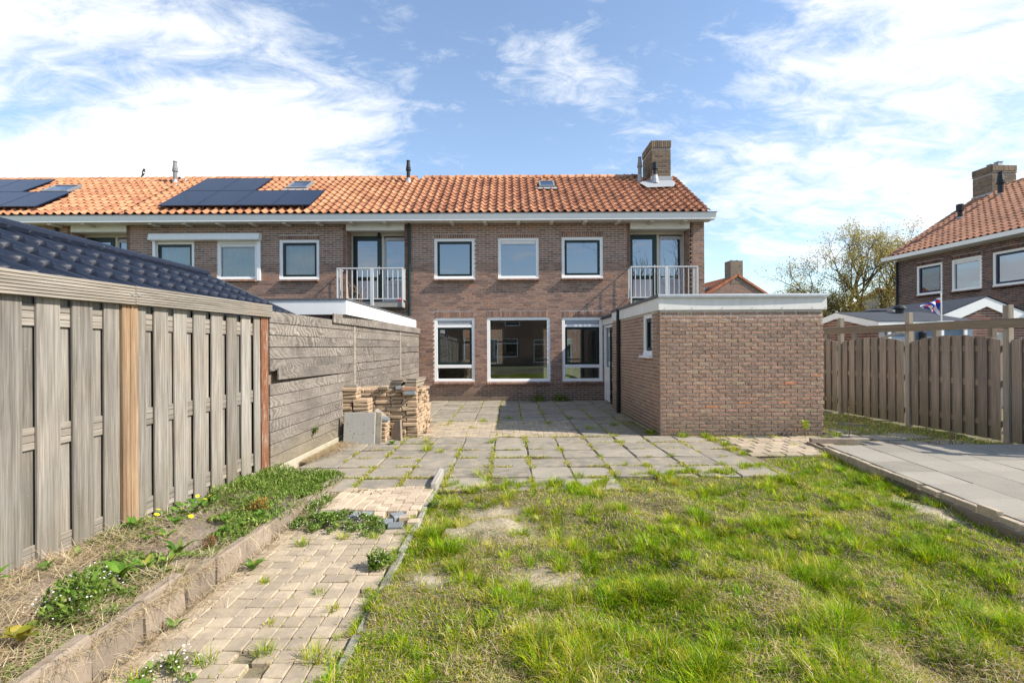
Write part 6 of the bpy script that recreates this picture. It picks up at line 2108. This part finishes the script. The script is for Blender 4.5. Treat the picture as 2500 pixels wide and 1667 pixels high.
def flowers(name, pts, r, mat, label, cat='flower', group=None):
    m = MB()
    for (x, y, z) in pts:
        n = 8 if r > .008 else 5
        rr = r * random.uniform(.8, 1.2)
        tx_, ty_ = random.uniform(-.4, .4), random.uniform(-.4, .4)
        ring_ = [(x + rr * (1 if j % 2 == 0 else .6) * math.cos(j * math.pi / n), y + rr * (1 if j % 2 == 0 else .6) * math.sin(j * math.pi / n), z + rr * (tx_ * math.cos(j * math.pi / n) + ty_ * math.sin(j * math.pi / n))) for j in range(2 * n)]
        m.add([(x, y, z - rr * .25)] + ring_, [(0, 1 + j, 1 + (j + 1) % (2 * n)) for j in range(2 * n)])
    return m


def celandine(x, y, label, seed):
    rng = np.random.default_rng(seed)
    z = bz_(x, y)
    root = thing('yellow_flowers', (x, y, z), label, 'flowers')
    c = Cloud()
    n = 60
    a = rng.uniform(0, 6.283, n); r = 0.17 * np.sqrt(rng.random(n))
    P = np.stack([x + r * np.cos(a), y + 1.6 * r * np.sin(a), np.full(n, z) + rng.uniform(0.01, .06, n)], 1)
    strip_leaves(c, P, a, rng.uniform(.04, .07, n), np.full(n, .7), rng.uniform(1.2, 1.9, n), rng.uniform(.035, .055, n), [(0.10, 0.20, 0.03), (0.17, 0.29, 0.05)], (1, 1), rng)
    link('leaves', c.mesh('leaves', 'leaf', (x, y, z)), root)
    pts = [(-.13, -.18, .10), (.02, -.12, .09), (.10, .05, .11), (.06, .18, .10), (-.06, .2, .09), (.14, -.2, .05)]
    flowers('f', [(x + p, y + q, z + h) for p, q, h in pts], .021, 'yellow_flower', '').build('blossom', 'yellow_flower', root)
    return root


celandine(-2.66, 4.08, 'clump of glossy leaves with bright yellow star flowers beside the fence', 150)
m = flowers('f', [(-1.93, 7.80, .15)], .024, 'yellow_flower', ''); m.build_at('yellow_flower', 'yellow_flower', (-1.93, 7.80, .15), 'single yellow dandelion head in front of the paver stack', 'flower')
m = flowers('f', [(-2.60, 3.62, bz_(-2.6, 3.62) + .10)], .022, 'yellow_flower', ''); m.build_at('yellow_flower', 'yellow_flower', (-2.60, 3.62, bz_(-2.6, 3.62)), 'single yellow flower right of the brown fence post foot', 'flower')


def bushy(x, y, z, r, h, n, label, seed, nfl=0, cols=HERB, wts=(4, 5, 3, 1), size=.028, name='flowering_weed', sy=1.0, cat='weed', stems=40):
    """low dome of small leaves on thin stems, with white flower heads"""
    rng = np.random.default_rng(seed)
    root = thing(name, (x, y, z), label, cat)
    c = Cloud()
    a = rng.uniform(0, 6.283, n); rr = np.sqrt(rng.random(n)) * (0.75 + 0.55 * vn(np.cos(a) + x * 3, np.sin(a) + y * 3, 1.7, seed))
    zz = h * np.sqrt(np.clip(1 - np.minimum(rr, 1) ** 2, 0.01, 1)) * (0.15 + 0.85 * rng.random(n))
    px, py = x + r * rr * np.cos(a), y + sy * r * rr * np.sin(a)
    nz_ = vn(px, py, 11, seed)
    zz = zz * (0.35 + 1.2 * nz_)
    kk = vn(px, py, 16, seed + 1) * .6 + nz_ * .4 > 0.40 + 0.12 * rr
    px, py, zz = px[kk], py[kk], zz[kk]
    m1 = rng.random(len(px)) < .7
    leafmass(c, px[m1], py[m1], z + zz[m1], size * .85, cols, wts, 0.5, rng, .42)
    leafmass(c, px[~m1], py[~m1], z + zz[~m1], size * 1.7, cols, wts, 0.75, rng, .36)
    ns = stems
    a = rng.uniform(0, 6.283, ns); r2 = .6 * np.sqrt(rng.random(ns))
    P = np.stack([x + r * r2 * np.cos(a), y + sy * r * r2 * np.sin(a), np.full(ns, z)], 1)
    c.put(*blades(P, a, np.full(ns, h * 1.25) * rng.uniform(.7, 1.2, ns), r2 * .5, r2 * .9, np.full(ns, .003), pickcol(ns, [(.16, .20, .05), (.24, .18, .09)], (2, 1), rng=rng)))
    link('leaves', c.mesh('leaves', 'leaf', (x, y, z)), root)
    if nfl:
        pts = []
        for _ in range(nfl):
            a_ = rng.uniform(0, 6.283); q = math.sqrt(rng.random())
            pts.append((x + 1.05 * r * q * math.cos(a_), y + 1.05 * sy * r * q * math.sin(a_), z + h * (0.45 + .75 * math.sqrt(max(1 - q * q, 0))) * rng.uniform(.75, 1.15)))
        flowers('f', pts, .0048, 'white_flower', '').build('blossom', 'white_flower', root)
    return root


bushy(-2.20, 2.50, bz_(-2.2, 2.5), .19, .13, 1900, 'bushy green weed dotted with tiny white flowers near the left edge of the bed', 160, 80, sy=1.2)
bushy(-2.40, 2.82, bz_(-2.4, 2.82), .13, .08, 500, 'thin scatter of small white flowers behind the bushy weed', 161, 40)
bushy(-1.56, 4.30, 0.0, .36, .07, 3600, 'weed patch with tiny white flowers in front of the blue grey pavers', 162, 120, sy=.75)
bushy(-1.84, 4.75, 0.0, .12, .09, 700, 'strip of weeds with white flowers along the edging stones, left of the pale pavers', 163, 60, sy=2.6)
bushy(-1.24, 4.22, 0.0, .20, .06, 1100, 'small weed patch by the broken blue pavers', 164, 40)
bushy(-0.92, 3.45, 0.0, .09, .10, 500, 'dark bushy weed on the right kerb of the path', 165, 10)
bushy(-1.60, 2.33, 0.0, .12, .09, 600, 'weed with white flowers at the bottom end of the path', 166, 40)
bushy(-0.72, 4.75, 0.0, .08, .06, 260, 'little white flowered weed at the lawn corner beside the path kerb', 167, 25)
bushy(-2.62, 4.45, bz_(-2.62, 4.45), .10, .16, 400, 'taller leafy stems against the fence boards', 168, 0, size=.035)
bushy(-2.25, 4.35, bz_(-2.25, 4.35), .13, .07, 420, 'low reddish yellow leaves amid the green ground cover', 169, 0, [(0.30, 0.24, 0.04), (0.34, 0.17, 0.05), (0.22, 0.21, 0.05)], (3, 2, 2), .03)
bushy(-2.14, 3.50, bz_(-2.14, 3.5), .06, .06, 200, 'small reddish brown weed near the edging of the bed', 170, 0, [(0.26, 0.10, 0.06), (0.30, 0.16, 0.08)], (1, 1), .02)
bushy(0.80, 13.92, 0.0, .24, .20, 700, 'dark leafy weed at the house wall under the big window', 171, 0, size=.05)
bushy(1.42, 13.92, 0.0, .26, .18, 700, 'dark leafy weed at the house wall, between the big window and the right one', 172, 0, size=.05)
bushy(-2.74, 6.95, 0.33, .05, .11, 60, 'small leafy sprig growing out of the plank fence', 173, 0, [(0.12, 0.20, 0.04), (0.45, 0.12, 0.05)], (4, 1), .04, stems=6)
bushy(-2.05, 5.45, 0.0, .16, .06, 600, 'green weed spilling past the end of the edging stones onto the patio', 174, 0, sy=.8)
bushy(-1.50, 5.18, 0.0, .2, .03, 350, 'thin dry weeds where the path meets the patio slabs', 175, 0, [(0.34, 0.27, 0.15), (0.2, 0.2, 0.05)], (2, 1), .03, sy=.5)

# seedling at the extension wall and a bare sapling
sx_, sy_ = 4.97, 8.26
root = thing('maple_seedling', (sx_, sy_, 0), 'bright yellow green seedling in front of the brick extension wall', 'seedling')
t = MB(); t.tube([(sx_, sy_, -.02), (sx_ + .01, sy_, .10), (sx_ - .01, sy_ - .01, .22)], [.006, .005, .003], 6); t.build('stem', 'twig', root)
c = Cloud(); rng = np.random.default_rng(180); n = 16
az = np.arange(n) * 2.4; zz = np.linspace(.12, .25, n)
strip_leaves(c, np.stack([np.full(n, sx_), np.full(n, sy_), zz], 1), az, rng.uniform(.08, .13, n), np.full(n, .8), rng.uniform(1.6, 2.3, n), rng.uniform(.05, .075, n), [(0.34, 0.42, 0.05), (0.26, 0.36, 0.05)], (1, 1), rng)
link('leaves', c.mesh('leaves', 'leaf', (sx_, sy_, 0)), root)
sx_, sy_ = 5.73, 8.3
root = thing('sapling', (sx_, sy_, 0), 'thin budding sapling stick beside the slab terrace corner', 'sapling')
t = MB(); t.tube([(sx_, sy_, -.02), (sx_ + .01, sy_, .18), (sx_ - .005, sy_, .34), (sx_, sy_, .48)], [.007, .006, .005, .003], 6); t.tube([(sx_ + .01, sy_, .18), (sx_ + .05, sy_, .26), (sx_ + .085, sy_, .36)], [.005, .004, .002], 5)
t.build('stem', 'twig', root)
c = Cloud(); n = 26
zz = rng.uniform(.24, .5, n); br = rng.random(n) < .35
P = np.stack([np.where(br, sx_ + .03 + (zz - .24) * .22, sx_), np.full(n, sy_), np.where(br, .22 + (zz - .24) * .5, zz)], 1)
strip_leaves(c, P, rng.uniform(0, 6.283, n), rng.uniform(.02, .045, n), np.full(n, .3), rng.uniform(.6, 1.2, n), rng.uniform(.008, .016, n), [(0.30, 0.24, 0.07), (0.34, 0.20, 0.08)], (1, 1), rng)
link('leaves', c.mesh('leaves', 'leaf', (sx_, sy_, 0)), root)
t = MB(); rg = random.Random(3)
for k in range(9):
    p = Vector((6.6 + rg.uniform(-.25, .25), 7.35 + rg.uniform(-.05, .1), 0.0)); t.tube([p, p + Vector((rg.uniform(-.08, .08), 0, rg.uniform(.06, .14))), p + Vector((rg.uniform(-.16, .16), 0, rg.uniform(.12, .22)))], [.006, .005, .003], 5)
t.build_at('dead_stalks', 'twig', (6.6, 7.35, 0), 'short dead stalks sticking up behind the slab terrace', 'stalks')

# grass in the joints: single tufts as things, the thin fringe as one mass
TUFTS = [(-1.24, 7.36, .10, 110, .15), (-1.02, 7.22, .07, 60, .10), (-0.37, 5.93, .10, 90, .12), (-0.27, 5.72, .08, 70, .10), (0.81, 5.82, .09, 80, .10), (0.30, 6.30, .06, 50, .07), (-0.29, 7.95, .07, 60, .09),
         (0.27, 7.9, .07, 60, .09), (0.75, 7.3, .07, 60, .08), (1.80, 7.9, .07, 60, .08), (2.95, 8.31, .10, 100, .16), (1.27, 5.9, .09, 80, .10), (1.75, 5.95, .09, 80, .1), (2.25, 6.1, .08, 70, .09), (-0.76, 6.35, .06, 50, .07),
         (-0.75, 7.35, .06, 50, .07), (1.27, 6.9, .06, 50, .07), (1.77, 6.35, .06, 60, .08), (2.27, 6.9, .06, 50, .07), (2.75, 6.4, .07, 60, .08), (0.27, 6.85, .05, 40, .06), (-1.35, 8.05, .07, 60, .10), (0.0, 10.6, .10, 70, .09), (0.78, 9.9, .10, 70, .10),
         (0.75, 11.3, .1, 60, .08), (1.5, 9.2, .12, 80, .10), (2.05, 9.6, .12, 80, .1), (2.5, 8.7, .14, 110, .13), (1.3, 10.6, .1, 60, .08), (1.8, 8.42, .1, 70, .08), (-0.55, 10.25, .08, 60, .1), (5.55, 8.35, .12, 110, .10), (5.35, 8.6, .12, 90, .09),
         (3.32, 8.3, .09, 110, .14), (3.34, 8.0, .09, 110, .12), (3.36, 7.65, .10, 120, .12), (3.35, 7.3, .10, 110, .10), (3.33, 7.0, .10, 100, .09), (3.9, 7.9, .06, 50, .06), (4.4, 7.6, .06, 50, .06), (3.8, 8.25, .09, 70, .06), (4.5, 8.25, .09, 70, .06),
         (-1.63, 3.86, .06, 90, .10), (-1.62, 3.25, .04, 40, .07), (-1.2, 3.1, .05, 40, .06), (-1.35, 2.75, .04, 30, .05), (-1.5, 2.42, .06, 60, .09), (-1.25, 2.5, .06, 60, .09), (-1.05, 2.9, .05, 40, .07), (-1.1, 4.0, .05, 50, .07), (-1.35, 4.0, .06, 60, .08), (-0.98, 2.45, .08, 110, .11), (-1.72, 2.25, .07, 90, .11),
         (0.0, 5.55, .10, 110, .11), (0.5, 5.6, .10, 110, .11), (1.0, 5.5, .10, 110, .1), (-0.62, 5.55, .07, 60, .09), (1.5, 6.4, .06, 50, .07), (3.0, 6.3, .09, 90, .1), (2.6, 5.95, .1, 100, .1)]
rng = np.random.default_rng(77)
SEEN = set()
for (x, y, r, n, L) in TUFTS:
    c = Cloud()
    deep = (4, 5, 3, 1, .5) if rng.random() < .6 else (1, 3, 5, 3, 1)
    tussock(c, x, y, 0.0, r, n, L, GREEN, deep, 0.1, rng)
    row = int((y - 5.31) / 0.523); colm = round((x - 0.26) / 0.5) + 6
    o9 = ['first', 'second', 'third', 'fourth', 'fifth', 'sixth', 'seventh', 'eighth', 'ninth', 'tenth', 'eleventh', 'twelfth', 'thirteenth', 'fourteenth']
    if x < -0.8 and y < 5: grp = 'grass tufts on the path'; where = 'tuft of grass between the small path pavers, {} from the camera'
    elif y > 8.4 and x < 2.6: grp = 'grass tufts on the rear patio'; where = 'tuft of grass in the shaded rear patio, {} from the lawn'
    elif x > 3.2: grp = 'grass tufts by the extension'; where = 'tuft of grass on the tan pavers by the extension, {} from the lawn'
    else: grp = 'grass tufts on the front patio'; where = f'grass tuft in the patio, {o9[max(row, 0)]} slab row from lawn, {o9[colm]} joint from fence'
    if '{}' in where:
        same = sorted(t[1] for t in TUFTS if (grp == 'grass tufts on the path' and t[0] < -0.8 and t[1] < 5) or (grp == 'grass tufts on the rear patio' and t[1] > 8.4 and t[0] < 2.6) or (grp == 'grass tufts by the extension' and t[0] > 3.2))
        where = where.format(o9[min(same.index(y), 13)])
    if where in SEEN: where = 'smaller ' + where
    SEEN.add(where)
    setp(link('grass_tuft', c.mesh('grass_tuft', 'blade', (x, y, 0)), None, (x, y, 0)), where, 'grass tuft', grp)

fr_ = Cloud()
xs, ys_ = [], []
for j in range(7):
    y0 = 5.31 + 0.523 * j
    m_ = 2600 if j < 4 else 1300
    xx = RG.uniform(-2.5, 3.3, m_); xs.append(xx); ys_.append(y0 + RG.normal(0, .018, m_))
for k_ in range(-5, 7):
    m_ = 1700
    yy = RG.uniform(5.35, 8.45, m_); xs.append(0.26 + 0.5 * k_ + RG.normal(0, .018, m_)); ys_.append(yy)
for k_ in range(-3, 5):
    m_ = 1200
    yy = RG.uniform(8.5, 13.9, m_); xs.append(0.26 + 0.5 * k_ + RG.normal(0, .02, m_)); ys_.append(yy)
m_ = 4200; xs.append(RG.uniform(-1.5, 2.5, m_)); ys_.append(8.47 + 0.111 * RG.integers(0, 17, m_) + RG.normal(0, .01, m_))
m_ = 900; xs.append(RG.uniform(-2.0, 2.6, m_)); ys_.append(14.06 + RG.normal(0, .03, m_))
m_ = 2200; xs.append(RG.uniform(3.4, 5.3, m_)); ys_.append(6.92 + 0.203 * RG.integers(0, 8, m_) + RG.normal(0, .03, m_))
m_ = 900; xs.append(RG.uniform(2.6, 5.4, m_)); ys_.append(8.36 - np.abs(RG.normal(0, .04, m_)))
m_ = 1500; xs.append(2.56 - np.abs(RG.normal(0, .06, m_))); ys_.append(RG.uniform(8.4, 11.5, m_))
x = np.concatenate(xs); y = np.concatenate(ys_)
k = vn(x, y, 1.7, 2) * 0.45 + vn(x, y, 6, 3) * 0.55 > 0.53
x, y = x[k], y[k]; n = len(x)
fr_.put(*blades(np.stack([x, y, np.full(n, -.005)], 1), RG.uniform(0, 6.283, n), RG.uniform(.02, .055, n), RG.uniform(.2, 1.0, n), RG.uniform(.8, 1.7, n), RG.uniform(.004, .008, n), pickcol(n, GREEN + STRAW, (2, 4, 5, 4, 3, 2, 2, 1, 1))))
# path joints
m_ = 5200
x = RG.uniform(-1.93, -0.84, m_); y = RG.uniform(2.0, 5.3, m_)
gx = np.abs(((x + 1.905) / pt) % 1 - .5) ; gy = np.abs(((4.2 - y) / pt) % 1 - .5)
k = ((gx > .42) | (gy > .42)) & (vn(x, y, 4, 1) > .48)
x, y = x[k], y[k]; n = len(x)
fr_.put(*blades(np.stack([x, y, np.full(n, -.005)], 1), RG.uniform(0, 6.283, n), RG.uniform(.012, .035, n), RG.uniform(.3, 1.1, n), RG.uniform(.8, 1.7, n), RG.uniform(.0022, .0045, n), pickcol(n, GREEN + STRAW, (2, 3, 3, 3, 2, 2, 2, 1, 1))))
# rough strip along the arched fence
m_ = 16000
x = RG.uniform(5.4, 7.75, m_); y = RG.uniform(7.25, 13.5, m_)
k = (x < 7.55 + (12 - y) * .06) & (vn(x, y, 1.6, 6) + 0.25 * (x - 6.3) * .5 > .52)
x, y = x[k], y[k]; n = len(x)
fr_.put(*blades(np.stack([x, y, -0.03 + 0.05 * (vn(x, y, 2.5, 7) - .5)], 1), RG.uniform(0, 6.283, n), RG.uniform(.03, .10, n), RG.uniform(.2, 1.0, n), RG.uniform(.8, 1.7, n), RG.uniform(.005, .010, n), pickcol(n, GREEN + STRAW, (3, 4, 4, 3, 3, 2, 2, 2, 1))))
# along the timber edging
m_ = 2600
y = RG.uniform(2.2, 7.4, m_); x = xr(y) + RG.normal(0.0, .04, m_)
k = vn(x, y, 3, 4) > .42
x, y = x[k], y[k]; n = len(x)
fr_.put(*blades(np.stack([x, y, gz(x, y)], 1), RG.uniform(0, 6.283, n), RG.uniform(.03, .09, n), RG.uniform(.1, .8, n), RG.uniform(.6, 1.5, n), RG.uniform(.003, .006, n), pickcol(n, GREEN, (4, 5, 4, 2, 1.5))))
setp(link('joint_weeds', fr_.mesh('joint_weeds', 'blade')), 'thin fringe of weeds and moss in the joints of the paving', 'weeds', None, 'stuff')
